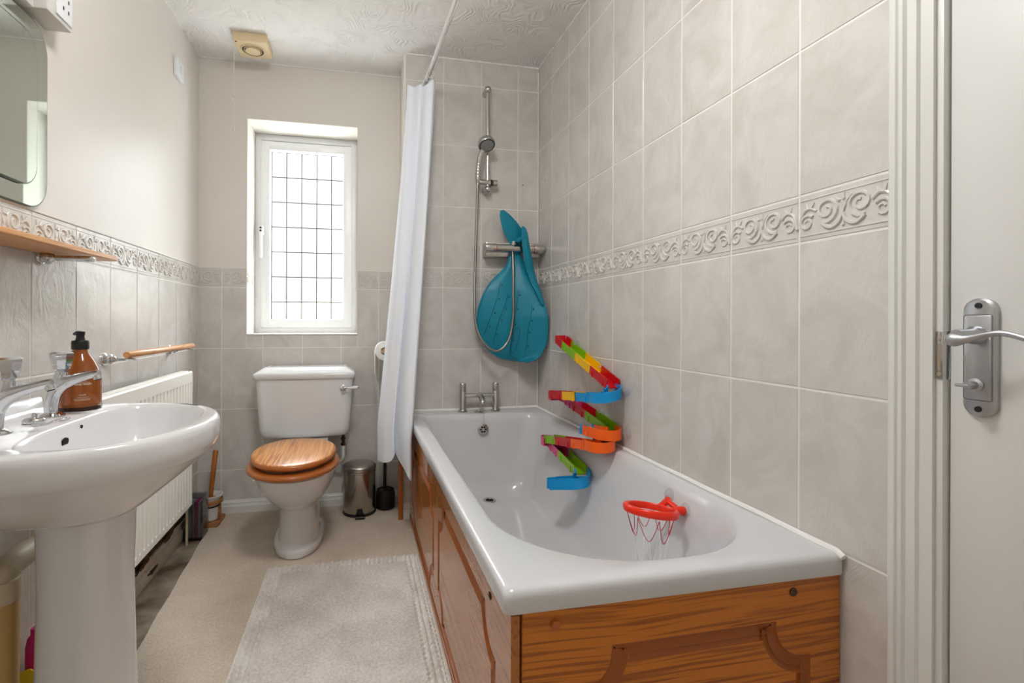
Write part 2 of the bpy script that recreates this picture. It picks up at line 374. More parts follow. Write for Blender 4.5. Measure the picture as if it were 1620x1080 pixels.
mr = N(M_ceil, 'ShaderNodeMapRange'); mr.inputs[1].default_value = .38; mr.inputs[2].default_value = .6; L(M_ceil, nz2.outputs['Fac'], mr.inputs[0])
mm = N(M_ceil, 'ShaderNodeMath'); mm.operation = 'MULTIPLY'; L(M_ceil, sn.outputs[0], mm.inputs[0]); L(M_ceil, mr.outputs[0], mm.inputs[1])
bp = N(M_ceil, 'ShaderNodeBump'); bp.inputs['Strength'].default_value = .5; bp.inputs['Distance'].default_value = .004; L(M_ceil, mm.outputs[0], bp.inputs['Height']); L(M_ceil, bp.outputs['Normal'], P.inputs['Normal'])

# carpet
def pile(name, c1, c2, sc1, sc2, strength):
    m = mat(name, c1, .95, spec=.1); P = m.node_tree.nodes['Principled BSDF']; tc = N(m, 'ShaderNodeTexCoord')
    a = N(m, 'ShaderNodeTexNoise'); a.inputs['Scale'].default_value = sc1; a.inputs['Detail'].default_value = 4; L(m, tc.outputs['Object'], a.inputs['Vector'])
    b = N(m, 'ShaderNodeTexNoise'); b.inputs['Scale'].default_value = sc2; b.inputs['Detail'].default_value = 3; L(m, tc.outputs['Object'], b.inputs['Vector'])
    ad = N(m, 'ShaderNodeMath'); ad.operation = 'ADD'; L(m, a.outputs['Fac'], ad.inputs[0]); L(m, b.outputs['Fac'], ad.inputs[1])
    mr = N(m, 'ShaderNodeMapRange'); mr.inputs[1].default_value = .75; mr.inputs[2].default_value = 1.25; L(m, ad.outputs[0], mr.inputs[0])
    mx = N(m, 'ShaderNodeMix'); mx.data_type = 'RGBA'; mx.inputs[6].default_value = c1; mx.inputs[7].default_value = c2
    L(m, mr.outputs[0], mx.inputs[0]); L(m, mx.outputs[2], P.inputs['Base Color'])
    bu = N(m, 'ShaderNodeBump'); bu.inputs['Strength'].default_value = strength; bu.inputs['Distance'].default_value = .004
    L(m, b.outputs['Fac'], bu.inputs['Height']); L(m, bu.outputs['Normal'], P.inputs['Normal'])
    return m
M_carpet = pile('carpet_pile', srgb(216, 204, 189), srgb(190, 175, 157), 4, 160, .7)
M_rug = pile('rug_pile', srgb(222, 216, 211), srgb(190, 181, 173), 6, 120, .3)
M_rug_b = pile('rug_tufts', srgb(232, 228, 222), srgb(205, 198, 190), 9, 90, .4)
M_slab = mat('bare_floor', srgb(150, 138, 120), .85, bump=(25, .5, .004), var=(7, srgb(84, 66, 48), 1))
M_peel = mat('peeling_board', srgb(208, 200, 186), .6, bump=(20, .5, .004), var=(9, srgb(176, 160, 134), .6))
M_rot = mat('rotten_wood', srgb(96, 66, 38), .9, bump=(60, .8, .004), var=(40, srgb(50, 36, 22), 1))

# ------------------------------------------------------------ room shell
XL, XR, YW, YA, YF, ZC = -.816, .959, 2.772, 2.517, -.75, 2.39
XJ = .229
TW, G = .203, .0028
Z5, TH, BH = .8706, .3204, .1035
Z4 = Z5+TH; Z3 = Z4+BH
rows_full = [(Z5-3*TH, Z5-2*TH), (Z5-2*TH, Z5-TH), (Z5-TH, Z5), (Z5, Z4), (Z4, Z3), (Z3, Z3+TH), (Z3+TH, Z3+2*TH), (Z3+2*TH, Z3+3*TH), (Z3+3*TH, Z3+4*TH)]

def spiral(c, r0, r1, a0, a1, n=16):
    return [(c[0]+(r0+(r1-r0)*t/n)*cos(radians(a0+(a1-a0)*t/n)), c[1]+(r0+(r1-r0)*t/n)*sin(radians(a0+(a1-a0)*t/n))) for t in range(n+1)]
MOTIF = []
def stroke(p, r0, r1): MOTIF.append((p, r0, r1))
stroke(spiral((.066, .060), .027, .006, 250, 820, 20), .0042, .0030)
stroke(spiral((.137, .060), .027, .006, 290, -280, 20), .0042, .0030)
stroke(spiral((.024, .040), .018, .005, 40, 520, 14), .0036, .0026)
stroke(spiral((.182, .040), .018, .005, 140, -340, 14), .0036, .0026)
stroke([tuple(q)[:2] for q in catmull([(.057, .034, 0), (.075, .022, 0), (.094, .030, 0), (.102, .050, 0), (.106, .068, 0)], 4)], .0046, .0034)
stroke([tuple(q)[:2] for q in catmull([(.147, .034, 0), (.128, .022, 0), (.110, .030, 0), (.101, .050, 0), (.094, .070, 0)], 4)], .0046, .0034)
stroke([tuple(q)[:2] for q in catmull([(.004, .030, 0), (.012, .062, 0), (.030, .070, 0), (.044, .060, 0)], 4)], .0036, .0030)
stroke([tuple(q)[:2] for q in catmull([(.199, .030, 0), (.192, .062, 0), (.176, .070, 0), (.160, .062, 0)], 4)], .0036, .0030)
for (x, y, dx, dy) in ((.100, .074, .000, .014), (.092, .072, -.009, .009), (.109, .072, .009, .009), (.022, .070, -.004, .013), (.030, .071, .006, .011), (.180, .070, .004, .013), (.172, .071, -.007, .011), (.101, .022, 0, .010)):
    stroke([(x, y), (x+dx*.5, y+dy*.5), (x+dx, y+dy)], .0036, .0018)

def put_motif(mb, f, u0, v0, umax=1e9, umin=-1e9):
    for p, r0, r1 in MOTIF:
        q = [(u0+a, v0+b) for a, b in p]
        if any(a > umax-.004 or a < umin+.004 for a, b in q): 
            q = [t for t in q if umin+.004 <= t[0] <= umax-.004]
            if len(q) < 3: continue
        m = len(q)
        mb.tube([f(a, b, .0005) for a, b in q], [r0+(r1-r0)*i/(m-1) for i in range(m)], 6, 2)
def tile_wall(mb, f, u0, u1, rows, uoff, holes=(), top=None):
    """f(u, v, out) -> point on this wall, out = distance into the room. material 0 grout, 1 tile, 2 relief"""
    k0 = math.floor((u0-uoff)/TW)
    us = []
    k = k0
    while uoff+k*TW < u1-1e-4:
        us.append((uoff+k*TW, uoff+(k+1)*TW)); k += 1
    for (v0, v1) in rows:
        for (a, b) in us:
            A, B = max(a, u0), min(b, u1)
            if B-A < .012: continue
            V0, V1 = v0, (min(v1, top) if top else v1)
            V0 = max(V0, 0)
            if V1-V0 < .012: continue
            rects = [(A, B, V0, V1)]
            for (h0, h1, g0, g1) in holes:
                nr = []
                for (p, q, r, s_) in rects:
                    if q <= h0 or p >= h1 or s_ <= g0 or r >= g1: nr.append((p, q, r, s_)); continue
                    if p < h0: nr.append((p, h0, r, s_))
                    if q > h1: nr.append((h1, q, r, s_))
                    if r < g0: nr.append((max(p, h0), min(q, h1), r, g0))
                    if s_ > g1: nr.append((max(p, h0), min(q, h1), g1, s_))
                rects = nr
            for (p, q, r, s_) in rects:
                if q-p < .006 or s_-r < .006: continue
                g = G/2*1.5; c = .0012; t = .0014
                o = mb.ring([f(p+g, r+g, 0), f(q-g, r+g, 0), f(q-g, s_-g, 0), f(p+g, s_-g, 0)])
                i_ = mb.ring([f(p+g+c, r+g+c, t), f(q-g-c, r+g+c, t), f(q-g-c, s_-g-c, t), f(p+g+c, s_-g-c, t)])
                mb.bridge(o, i_, 1); mb.face(i_, 1)
                if abs((v1-v0)-BH) < 1e-4 and (q-p) > .03:
                    # moulded fillet lines along the border tile and the scroll relief
                    for vv in (v0+.013, v1-.013):
                        mb.tube([f(p+.004, vv, t), f(q-.004, vv, t)], .0016, 6, 2)
                    put_motif(mb, lambda a_, b_, o_: f(a_, b_, t+o_), a, v0, q, p)
def quad(mb, pts, mi): mb.face(mb.ring(pts), mi)

# right wall: slab of masonry with a door opening, tiled face
DY0, DY1, DZ = -.135, .6445, 2.0
mb = MB(); f = lambda u, v, o: (XR-o, u, v)
mb.box(XR, XR+.12, DY1, 3.15, 0, ZC, mi=0); mb.box(XR, XR+.12, YF-.12, DY0, 0, ZC, mi=0); mb.box(XR, XR+.12, DY0, DY1, DZ, ZC, mi=0)
tile_wall(mb, f, DY1+.045, YA, rows_full, .9115-TW*3, top=ZC-.002)
wr = struct(link('wall_right', mb, [M_grout, M_tile, M_relief]), 'right wall of beige riven tiles with a scrolled border band')
# alcove wall + boxed return (tiled) and window wall
mb = MB(); f = lambda u, v, o: (u, YA-o, v)
mb.box(XJ, XR, YA, YW+.25, 0, ZC, mi=0)
tile_wall(mb, f, XJ+.004, XR, rows_full, .4328-TW*4, top=ZC-.002)
f2 = lambda u, v, o: (XJ-o, u, v)
tile_wall(mb, f2, YA+.004, YW, rows_full[:5], YA-.05, top=Z3)
mb.box(XJ-.0025, XJ, YA, YW, Z3, ZC, mi=3)
al = struct(link('wall_alcove', mb, [M_grout, M_tile, M_relief, M_paint]), 'tiled shower wall at the tap end of the bath')
WX0, WX1, WZ0, WZ1, RD = -.580, -.004, .942, 2.088, .205
mb = MB(); f = lambda u, v, o: (u, YW-o, v)
def backbox(x0, x1, z0, z1, mi): mb.box(x0, x1, YW, YW+.28, z0, z1, mi=mi)
backbox(XL-.12, WX0, 0, Z3, 0); backbox(WX1, XJ, 0, Z3, 0); backbox(WX0, WX1, 0, WZ0, 0)
tile_wall(mb, f, XL, XJ, rows_full[:5], -.7003-TW*2, holes=[(WX0, WX1, WZ0, 9)], top=Z3)
backbox(XL-.12, WX0, Z3, ZC, 3); backbox(WX1, XJ, Z3, ZC, 3); backbox(WX0, WX1, WZ1, ZC, 3)
# reveal linings, painted white (tiled border carries into the left reveal)
t_ = .003
mb.box(WX0, WX0+t_, YW-.001, YW+RD, WZ0, WZ1, mi=4); mb.box(WX1-t_, WX1, YW-.001, YW+RD, WZ0, WZ1, mi=4)
mb.box(WX0, WX1, YW-.001, YW+RD, WZ1-t_, WZ1, mi=4); mb.box(WX0-.001, WX1+.001, YW-.006, YW+RD, WZ0-.002, WZ0+t_, mi=4)
fl = lambda u, v, o: (WX0+t_+o, u, v)
put_motif(mb, fl, YW-.01, Z4, YW+.15, YW)
for vv in (Z4+.013, Z3-.013): mb.tube([fl(YW, vv, 0), fl(YW+.18, vv, 0)], .0016, 6, 4)
for (x, z0, z1) in ((WX0, WZ0, WZ1), (WX1, WZ0, WZ1)): mb.tube([(x, YW-.001, z0), (x, YW-.001, z1)], .0022, 6, 4)
mb.tube([(WX0, YW-.001, WZ1), (WX1, YW-.001, WZ1)], .0022, 6, 4)
wb = struct(link('wall_back', mb, [M_grout, M_tile, M_relief, M_paint, M_reveal]), 'end wall with the window, half tiled, painted above')
# left wall
mb = MB(); f = lambda u, v, o: (XL+o, u, v)
mb.box(XL-.12, XL, YF-.12, 3.05, 0, Z3, mi=0); mb.box(XL-.12, XL, YF-.12, 3.05, Z3, ZC, mi=3)
tile_wall(mb, f, YF, YW, rows_full[:5], 1.441-TW*12, top=Z3)
mb.box(XL, XL+.004, YF, YW, Z3-.001, Z3+.004, mi=0)
struct(link('wall_left', mb, [M_grout, M_tile, M_relief, M_paint]), 'left wall, half tiled with scrolled border, painted above')
mb = MB(); mb.box(XL-.12, XR+.12, YF-.12, YF, 0, ZC); struct(link('wall_front', mb, M_paint))
mb = MB(); mb.box(XL-.12, XR+.12, YF-.12, 3.05, ZC, ZC+.1)
for p in ((XL+.002, YF, XL+.002, YW), ): mb.box(XL, XL+.004, YF, YW, ZC-.006, ZC)
mb.box(XL, XJ, YW-.005, YW, ZC-.006, ZC)
mb.box(XJ, XR, YA-.005, YA, ZC-.007, ZC); mb.box(XR-.005, XR, .7, YA, ZC-.007, ZC)
struct(link('ceiling', mb, M_ceil), 'ceiling of swirled textured plaster')
mb = MB(); mb.box(XL-.12, XR+.12, YF-.12, 3.05, -.12, 0)
struct(link('floor', mb, M_slab), 'bare stained floor showing along the left wall')
# fitted carpet: cut edge runs at a slight angle along the left side
mb = MB()
rows = []
for j in range(0, 60):
    y = YF+(YW-.02-YF)*j/59
    xl = -.655-.06*max(0, min(1, (y-1.6)/1.1))+.002*sin(y*23)
    rows.append([(xl+(XR-.002-xl)*i/20 if i < 20 else XR-.002, y, .004+.0012*noise.noise(Vector((i*.7, y*8, 0)))) for i in range(21)])
mb.sheet(rows, .007)
carp = tag(link('carpet', mb, M_carpet, loc=(0, 1, 0)), 'beige fitted carpet covering the floor beside the bare strip', 'carpet')
# skirting boards
def skirt(mb, f, u0, u1, h=.072, mi=0):
    prof = [(0, 0), (.018, 0), (.018, .042), (.0145, .046), (.0145, .050), (.012, .053), (.0125, .059), (.009, .062), (.006, .070), (.003, h), (0, h)]
    a = mb.ring([f(u0, q[1], q[0]) for q in prof]); b = mb.ring([f(u1, q[1], q[0]) for q in prof])
    mb.bridge(a, b, mi); mb.fill(a, prof, mi); mb.fill(b, prof, mi)
mb = MB(); skirt(mb, lambda u, v, o: (u, YW-.0023-o, v), XL+.03, XJ-.003)
struct(link('baseboard_back', mb, M_white, sharp=30), 'white moulded skirting board below the window wall')
mb = MB(); skirt(mb, lambda u, v, o: (u, YA-.0023-o, v), XJ, .262, .085)
struct(link('baseboard_alcove', mb, M_white, sharp=30), 'short end of white skirting beside the bath panel')
mb = MB(); mb.box(XL, XL+.020, -.2, YW-.02, 0, .078, .003, 0); mb.box(XL+.0, XL+.028, -.2, YW-.02, .0, .05, .003, 0)
for (y0, y1, z0, z1) in ((1.86, 2.02, .078, .088), (2.0, 2.12, .082, .096), (2.26, 2.37, .080, .10), (2.08, 2.18, .030, .045)):
    pts = []
    n = 14
    up = [(y0+(y1-y0)*i/n, z1-.006*random.random()-.012*abs(i/n-.5)) for i in range(n+1)]; dn = [(y1-(y1-y0)*i/n, z0-.012+.008*random.random()+.016*abs(i/n-.5)) for i in range(1, n)]
    mb.prism(up+dn, lambda u, v, o: (XL+.0205+o, u, v), 0, .009 if z0 < .06 else .002, 1)
mb.box(XL+.0018, XL+.012, 1.2, 2.6, .078, .098, .002, 1)
struct(link('baseboard_left', mb, [M_peel, M_rot]), 'rotten skirting with peeling paint under the radiator')

# ------------------------------------------------------------ window
YG = YW+RD
mb = MB()
def frame(mb, x0, x1, z0, z1, wd, y0, y1, bev=.004):
    mb.box(x0, x0+wd, y0, y1, z0, z1, bev); mb.box(x1-wd, x1, y0, y1, z0, z1, bev)
    mb.box(x0+wd*.9, x1-wd*.9, y0+.0005, y1, z1-wd, z1-.0005, bev); mb.box(x0+wd*.9, x1-wd*.9, y0+.0005, y1, z0+.0005, z0+wd, bev)
FX0, FX1, FZ0, FZ1 = WX0+.003, WX1-.003, WZ0+.003, WZ1-.003
frame(mb, FX0, FX1, FZ0, FZ1, .036, YG-.004, YG+.06)
win = struct(link('window_1', mb, M_upvc), 'white framed window with obscured leaded glass')
SX0, SX1, SZ0, SZ1 = FX0+.030, FX1-.030, FZ0+.030, FZ1-.040
mb = MB(); frame(mb, SX0, SX1, SZ0, SZ1, .050, YG-.012, YG+.05, .005)
GX0, GX1, GZ0, GZ1 = SX0+.050, SX1-.050, SZ0+.046, SZ1-.050
frame(mb, GX0-.006, GX1+.006, GZ0-.006, GZ1+.006, .010, YG-.004, YG+.03, .003)
sash = link('window_sash', mb, M_upvc, win)
mb = MB(); mb.box(GX0, GX1, YG+.020, YG+.024, GZ0, GZ1); link('window_pane', mb, M_glass, sash)
mb = MB()
for i in range(5):
    x = GX0+(GX1-GX0)*(i/4.87)+.004
    if i == 0: x = GX0+.006
    mb.box(x-.0035, x+.0035, YG+.0165, YG+.020, GZ0, GZ1, .001)
for i in range(7):
    z = GZ1-.004-(GZ1-GZ0)*i/6.75
    mb.box(GX0, GX1, YG+.0158, YG+.020, z-.0035, z+.0035, .001)
link('leading', mb, M_lead, sash)
mb = MB(); hx = SX0+.004
mb.box(hx-.010, hx+.016, YG-.034, YG-.012, 1.50, 1.555, .005); mb.box(hx-.006, hx+.012, YG-.046, YG-.034, 1.37, 1.535, .006)
hd = link('window_handle', mb, M_upvc, sash)
mb = MB()
for z in (1.524, 1.540): mb = MB(); mb.lathe([(.006, 0), (.006, .002)], (hx+.003, YG-.046, z), (0, -1, 0), 12); link('screw_cap', mb, M_black, hd)

# something pale and sunlit outside: a rendered garden wall below the skyline
mb = MB(); mb.box(-3, 3, 6.0, 6.15, -1.2, 1.27)
tag(link('garden_wall', mb, mat('cream_render', srgb(150, 142, 112), .9), loc=(0, 6, -1.2)), 'pale cream wall blurred behind the lowest window panes', 'wall')

# ------------------------------------------------------------ door, architrave, strike plate
XD = XR+.006
mb = MB()
mb.box(XD+.006, XD+.044, DY0+.003, DY1-.012, .008, DZ-.004, .002)
# moulded face: stiles and rails stand proud of two sunk panels
st = .145
for (y0, y1, z0, z1) in ((DY1-.012-st, DY1-.012, .008, DZ-.004), (DY0+.003, DY0+.003+st, .008, DZ-.004)):
    mb.box(XD, XD+.008, y0, y1, z0, z1, .003)
for (z0, z1) in ((.008, .24), (.80, .98), (1.80, DZ-.004)):
    mb.box(XD+.0002, XD+.008, DY0+.003+st-.003, DY1-.012-st+.003, z0, z1, .003)
mb.box(XD+.002, XD+.008, .20, .30, .24, 1.8, .003)
door = struct(link('door_1', mb, mat('door_paint', srgb(222, 222, 219), .38, bump=(40, .12, .002))), 'white panelled door with satin lever handle')
# backplate
pc = .5885; pz0, pz1 = .8675, 1.0545
mb = MB()
def plate(inset, z0, z1, n=12, rise=.019):
    hw = .0215-inset; pts = []
    for k in range(n+1):
        a = pi*k/n; pts.append((pc+hw*cos(a), z1-inset-rise+(rise)*sin(a)))
    for k in range(n+1):
        a = pi+pi*k/n; pts.append((pc+hw*cos(a), z0+inset+rise+(rise)*sin(a)))
    return pts
P0 = plate(0, pz0, pz1)
mb.loft([[(XD, p[0], p[1]) for p in P0], [(XD-.006, p[0], p[1]) for p in P0], [(XD-.009, p[0], p[1]) for p in plate(.003, pz0, pz1)]])
mb.box(XD-.0125, XD-.007, pc-.0185, pc+.0185, pz0+.026, pz1-.026, .004)
bpz = link('backplate', mb, M_satin, door)
for z in (pz0+.012, pz1-.012): mb = MB(); mb.lathe([(.0048, 0), (.0045, .0015), (.0012, .0012)], (XD-.009, pc, z), (-1, 0, 0), 14); link('screw', mb, mat('dark_screw', srgb(70, 70, 74), .4, 1), bpz)
mb = MB(); lz = .993
mb.lathe([(.014, 0), (.014, .010), (.010, .016), (.009, .045)], (XD-.010, pc, lz+.003), (-1, 0, 0), 24)
path = catmull([(XD-.047, pc+.012, lz-.003), (XD-.050, pc+.004, lz-.004), (XD-.051, pc-.012, lz-.002), (XD-.049, pc-.035, lz+.005), (XD-.047, pc-.055, lz+.007), (XD-.048, pc-.085, lz-.002), (XD-.048, pc-.105, lz-.008), (XD-.048, pc-.120, lz-.004)], 6)
m_ = len(path); rad = []
for i in range(m_):
    t = i/(m_-1)
    rad.append(.0044 + .0066*math.exp(-((t-.11)/.15)**2)*1.0 + .0012*math.exp(-((t-.9)/.15)**2) if t > .03 else .008)
mb.tube(path, rad, 16)
link('lever', mb, M_satin, door)
mb = MB()
mb.lathe([(.0105, 0), (.0105, .004), (.0065, .006), (.0065, .018)], (XD-.0125, pc, .918), (-1, 0, 0), 18)
mb.box(XD-.046, XD-.026, pc-.009, pc+.009, .9155, .9205, .002)
link('thumb_turn', mb, M_satin, door)
# architrave: moulded profile up both sides and over the head
prof = [(0, 0), (.012, 0), (.0140, .003), (.0140, .012), (.0100, .0145), (.0100, .0205), (.0175, .0235), (.0175, .0265), (.0120, .0300), (.0120, .042), (.0190, .0455), (.0190, .0495), (.0140, .053), (.013, .060), (.011, .070), (0, .070)]
mb = MB()
def arch(mb, ya, sgn):
    a = mb.ring([(XR-q[0], ya+sgn*q[1], 0) for q in prof]); b = mb.ring([(XR-q[0], ya+sgn*q[1], 2.07) for q in prof])
    mb.bridge(a, b); mb.fill(a, prof); mb.fill(b, prof)
arch(mb, .716, -1); arch(mb, -.210, 1)
a = mb.ring([(XR-q[0], -.21, 2.07-q[1]) for q in prof]); b = mb.ring([(XR-q[0], .716, 2.07-q[1]) for q in prof]); mb.bridge(a, b); mb.fill(a, prof); mb.fill(b, prof)
mb.box(XR-.004, XR+.115, .6355, .648, 0, 2.01, .001); mb.box(XR-.004, XR+.115, -.148, -.134, 0, 2.01, .002); mb.box(XR-.004, XR+.115, -.14, .64, 1.998, 2.01, .001)
tr = struct(link('trim_1', mb, M_white, sharp=25), 'white moulded door architrave')
mb = MB(); mb.box(XR-.0062, XR-.0038, .6350, .6450, .921, 1.001, .001); mb.box(XR-.006, XR+.01, .6345, .6356, .921, 1.001, .0004)
sp = link('strike_plate', mb, M_chrome_d, tr)
mb = MB(); mb.box(XR-.0066, XR-.006, .6375, .6415, .936, .980)
for z in (.929, .989): mb.lathe([(.0036, 0), (.003, .001)], (XR-.0062, .6395, z), (-1, 0, 0), 12)
link('latch_slot', mb, mat('worn_bronze', srgb(176, 160, 142), .5, .3), sp)

# ------------------------------------------------------------ ceiling lamp (overhead, out of frame) and fan
t = thing('ceiling_lamp', 'round flush ceiling lamp with an opal dome, lit overhead', 'lamp', (.06, .86, ZC))
mb = MB(); mb.lathe([(.19, 0), (.19, -.03), (.175, -.035), (.17, -.0)], (.06, .86, ZC), (0, 0, 1), 48); link('lamp_base', mb, M_white, t)
opal = bpy.data.materials.new('opal_glass'); opal.use_nodes = True; P = opal.node_tree.nodes['Principled BSDF']; P.inputs['Base Color'].default_value = (1, 1, 1, 1)
P.inputs['Emission Color'].default_value = (1, .99, .98, 1); P.inputs['Emission Strength'].default_value = LAMP_EMIT
mb = MB(); mb.lathe([(.168, -.03), (.170, -.075), (.150, -.115), (.09, -.140), (0, -.147)], (.06, .86, ZC), (0, 0, 1), 48, cap=False); link('lamp_dome', mb, opal, t)

t = thing('extractor_fan', 'square cream extractor fan on the ceiling above the window wall', 'fan', (-.51, 2.57, ZC))
mb = MB(); mb.box(-.588, -.432, 2.490, 2.650, ZC-.042, ZC, .006, seg=3)
link('fan_cover', mb, M_cream, t)
mb = MB(); mb.lathe([(.056, .001), (.055, -.004), (.050, -.004), (.049, .001)], (-.512, 2.572, ZC-.0425), (0, 0, 1), 40, cap=False); mb.lathe([(.0425, .001), (.0425, -.0035), (.0400, -.0035), (.0400, .001)], (-.512, 2.572, ZC-.0425), (0, 0, 1), 40, cap=False)
link('fan_grille', mb, M_cream, t)
mb = MB(); mb.lathe([(.050, .001), (.050, -.0015)], (-.512, 2.572, ZC-.0415), (0, 0, 1), 40); link('fan_opening', mb, M_hole, t)
mb = MB(); mb.lathe([(.036, .0), (.034, -.008), (0, -.009)], (-.512, 2.572, ZC-.0425), (0, 0, 1), 40); link('fan_boss', mb, M_cream, t)
mb = MB(); mb.lathe([(.0035, 0), (.0035, -.002)], (-.575, 2.505, ZC-.042), (0, 0, 1), 10); link('screw', mb, M_hole, t)
t = thing('pull_cord', 'thin pale pull cord knotted below the ceiling fan', 'cord', (-.582, 2.50, ZC-.04))
mb = MB(); mb.tube([(-.582, 2.50, ZC-.04), (-.583, 2.50, 2.0), (-.5815, 2.50, 1.93)], .0012, 6); link('cord', mb, M_cord, t)
mb = MB(); kp = [(-.582+.014*sin(a*1.9)*cos(a*.7), 2.50+.005*cos(a*2.3), 2.065+.017*sin(a*1.3+1)) for a in [i*.42 for i in range(48)]]
mb.tube(kp, .0011, 5); link('knot', mb, M_cord, t)
mb = MB(); mb.lathe([(.001, .012), (.0045, .004), (.005, -.008), (.003, -.012)], (-.5815, 2.50, 1.93), (0, 0, 1), 12); link('bead', mb, M_cord, t)
t = thing('isolator_switch', 'small white switch box high on the left wall', 'switch', (XL, 2.455, 2.16))
mb = MB(); mb.box(XL, XL+.018, 2.415, 2.50, 2.118, 2.204, .004, seg=3); link('switch_plate', mb, M_upvc, t)
mb = MB(); mb.box(XL+.018, XL+.024, 2.448, 2.467, 2.146, 2.176, .003); link('rocker', mb, M_upvc, t)

# ------------------------------------------------------------ mirror, shaver light, shelf, towel rail
t = thing('wall_mirror', 'frameless double layered mirror with rounded corners on left wall', 'mirror', (XL, 1.2, 1.3))
def rr2(y0, y1, z0, z1, r): return [(p[0], p[1]) for p in rrect(y0, y1, z0, z1, r, 0, 10)]
def pane(y0, y1, z0, z1, r, x0, x1, nm, par):
    mb = MB(); q = rr2(y0, y1, z0, z1, r); q2 = rr2(y0+.003, y1-.003, z0+.003, z1-.003, r-.003)
    a = mb.ring([(x0, p[0], p[1]) for p in q]); b = mb.ring([(x1-.001, p[0], p[1]) for p in q]); c = mb.ring([(x1, p[0], p[1]) for p in q2])
    mb.face(a, 1); mb.bridge(a, b, 1); mb.bridge(b, c, 1); mb.face(c, 0)
    return link(nm, mb, [M_mirror, M_mirror_edge], par, sharp=4)
p1 = pane(.905, 1.487, 1.298, 1.775, .075, XL+.006, XL+.012, 'mirror_glass', t)
pane(.955, 1.432, 1.345, 1.728, .060, XL+.0125, XL+.020, 'mirror_inlay', p1)
t = thing('shaver_light', 'white shaver light with socket above the mirror', 'light', (XL, 1.25, 1.785))
mb = MB(); mb.box(XL, XL+.060, 1.395, 1.502, 1.785, 1.90, .003); mb.box(XL, XL+.030, .98, 1.400, 1.785, 1.90, .003); mb.box(XL, XL+.060, .98, 1.400, 1.852, 1.90, .003)
link('light_body', mb, mat('light_casing', srgb(214, 212, 206), .45), t)
mb = MB(); mb.tube([(XL+.040, .99, 1.826), (XL+.040, 1.372, 1.826), (XL+.040, 1.382, 1.826)], [.017, .017, .010], 20); link('light_tube', mb, mat('opal_tube', srgb(236, 230, 220), .3), t)
mb = MB(); mb.box(XL+.060, XL+.064, 1.428, 1.497, 1.796, 1.893, .002); so = link('socket_plate', mb, M_upvc, t)
mb = MB()
for (y, z) in ((1.455, 1.825), (1.478, 1.825), (1.455, 1.852), (1.478, 1.852)): mb.box(XL+.0638, XL+.0645, y-.002, y+.003, z-.005, z+.005, .0005)
link('socket_slot', mb, M_hole, so)

def bracket(mb, y, z, x1, r=.0065):
    mb.lathe([(.021, .002), (.021, .006), (.018, .009), (.013, .010), (.012, .015), (.0165, .018), (.0165, .024), (.011, .027), (.010, .034), (r+.001, .037)], (XL, y, z), (1, 0, 0), 28)
    mb.tube([(XL+.03, y, z), (x1, y, z), (x1+.004, y, z)], [r, r, r*.6], 16)
t = thing('wall_shelf', 'beech shelf board on chrome brackets below the mirror', 'shelf', (XL, 1.2, 1.18))
mb = MB(); q = rr2(.86, 1.625, 0, .118, .006)
mb.loft([[(XL+.004+p[1], p[0], z) for p in rr2(.86+i_, 1.625-i_, 0, .118-i_, .012)] for z, i_ in ((1.1885, .002), (1.1905, 0), (1.200, 0), (1.202, .002))])
link('shelf_board', mb, wood('beech_board', srgb(216, 158, 100), srgb(190, 128, 72), 'Y', 20, .1, .4, .1), t)
for y in (1.475, .98):
    mb = MB(); bracket(mb, y, 1.1775, -.690, .0075); link('bracket', mb, M_chrome, t)
t = thing('towel_rail', 'beech towel rail held by two chrome arms above radiator', 'towel rail', (XL, 2.0, .88))
for y in (1.806, 2.372):
    mb = MB(); bracket(mb, y, .887, -.722, .0050); link('bracket', mb, M_chrome, t)
mb = MB(); mb.tube([(-.738, 1.782, .9025), (-.738, 1.784, .9025), (-.738, 2.428, .9005), (-.738, 2.430, .9005)], [.0100, .0112, .0112, .0100], 24); link('rod', mb, M_beech, t)

# ------------------------------------------------------------ radiator
t = thing('radiator', 'white ribbed panel radiator on the left wall', 'radiator', (XL, 2.0, .19))
RY0, RY1, RZ0, RZ1, RXF = 1.565, 2.385, .192, .790, -.722
mb = MB()
prof = []
pitch = .0335; n = int((RY1-RY0-.03)/pitch); y = RY0+.02
def ribdepth(zt): # 0..1 along height, grooves fade near the ends
    return 1 if .045 < zt < .955 else 0
rows = []
zs = [0, .008, .045, .052, .060, .905, .913, .920, .992, 1]
for zt in zs:
    z = RZ0+(RZ1-RZ0)*zt; line = []
    edge = .004 if zt in (0, 1) else 0
    amp = 0 if zt < .05 or zt > .915 else (.6 if zt in (.052, .913) else 1)
    line.append((RXF-.018, RY0, z)); line.append((RXF-.004-edge, RY0+.002, z)); line.append((RXF-edge, RY0+.008, z))
    for i in range(n):
        a = RY0+.018+i*(RY1-RY0-.036)/n; p = (RY1-RY0-.036)/n
        line += [(RXF-edge, a+p*.05, z), (RXF-edge, a+p*.50, z), (RXF-edge-.012*amp, a+p*.62, z), (RXF-edge-.012*amp, a+p*.86, z), (RXF-edge, a+p*.98, z)]
    line += [(RXF-edge, RY1-.008, z), (RXF-.004-edge, RY1-.002, z), (RXF-.018, RY1, z)]
    rows.append(line)
mb.sheet(rows, .0015)
mb.box(RXF-.016, RXF-.010, RY0+.004, RY1-.004, RZ0+.004, RZ1-.004)
link('front_panel', mb, M_rad, t, sharp=28)
mb = MB(); mb.box(RXF-.050, RXF-.018, RY0-.002, RY1+.002, RZ1-.016, RZ1+.001, .003); mb.box(XL+.008, RXF-.035, RY0+.10, RY0+.13, RZ1-.2, RZ1-.05); mb.box(XL+.008, RXF-.035, RY1-.13, RY1-.10, RZ1-.2, RZ1-.05)
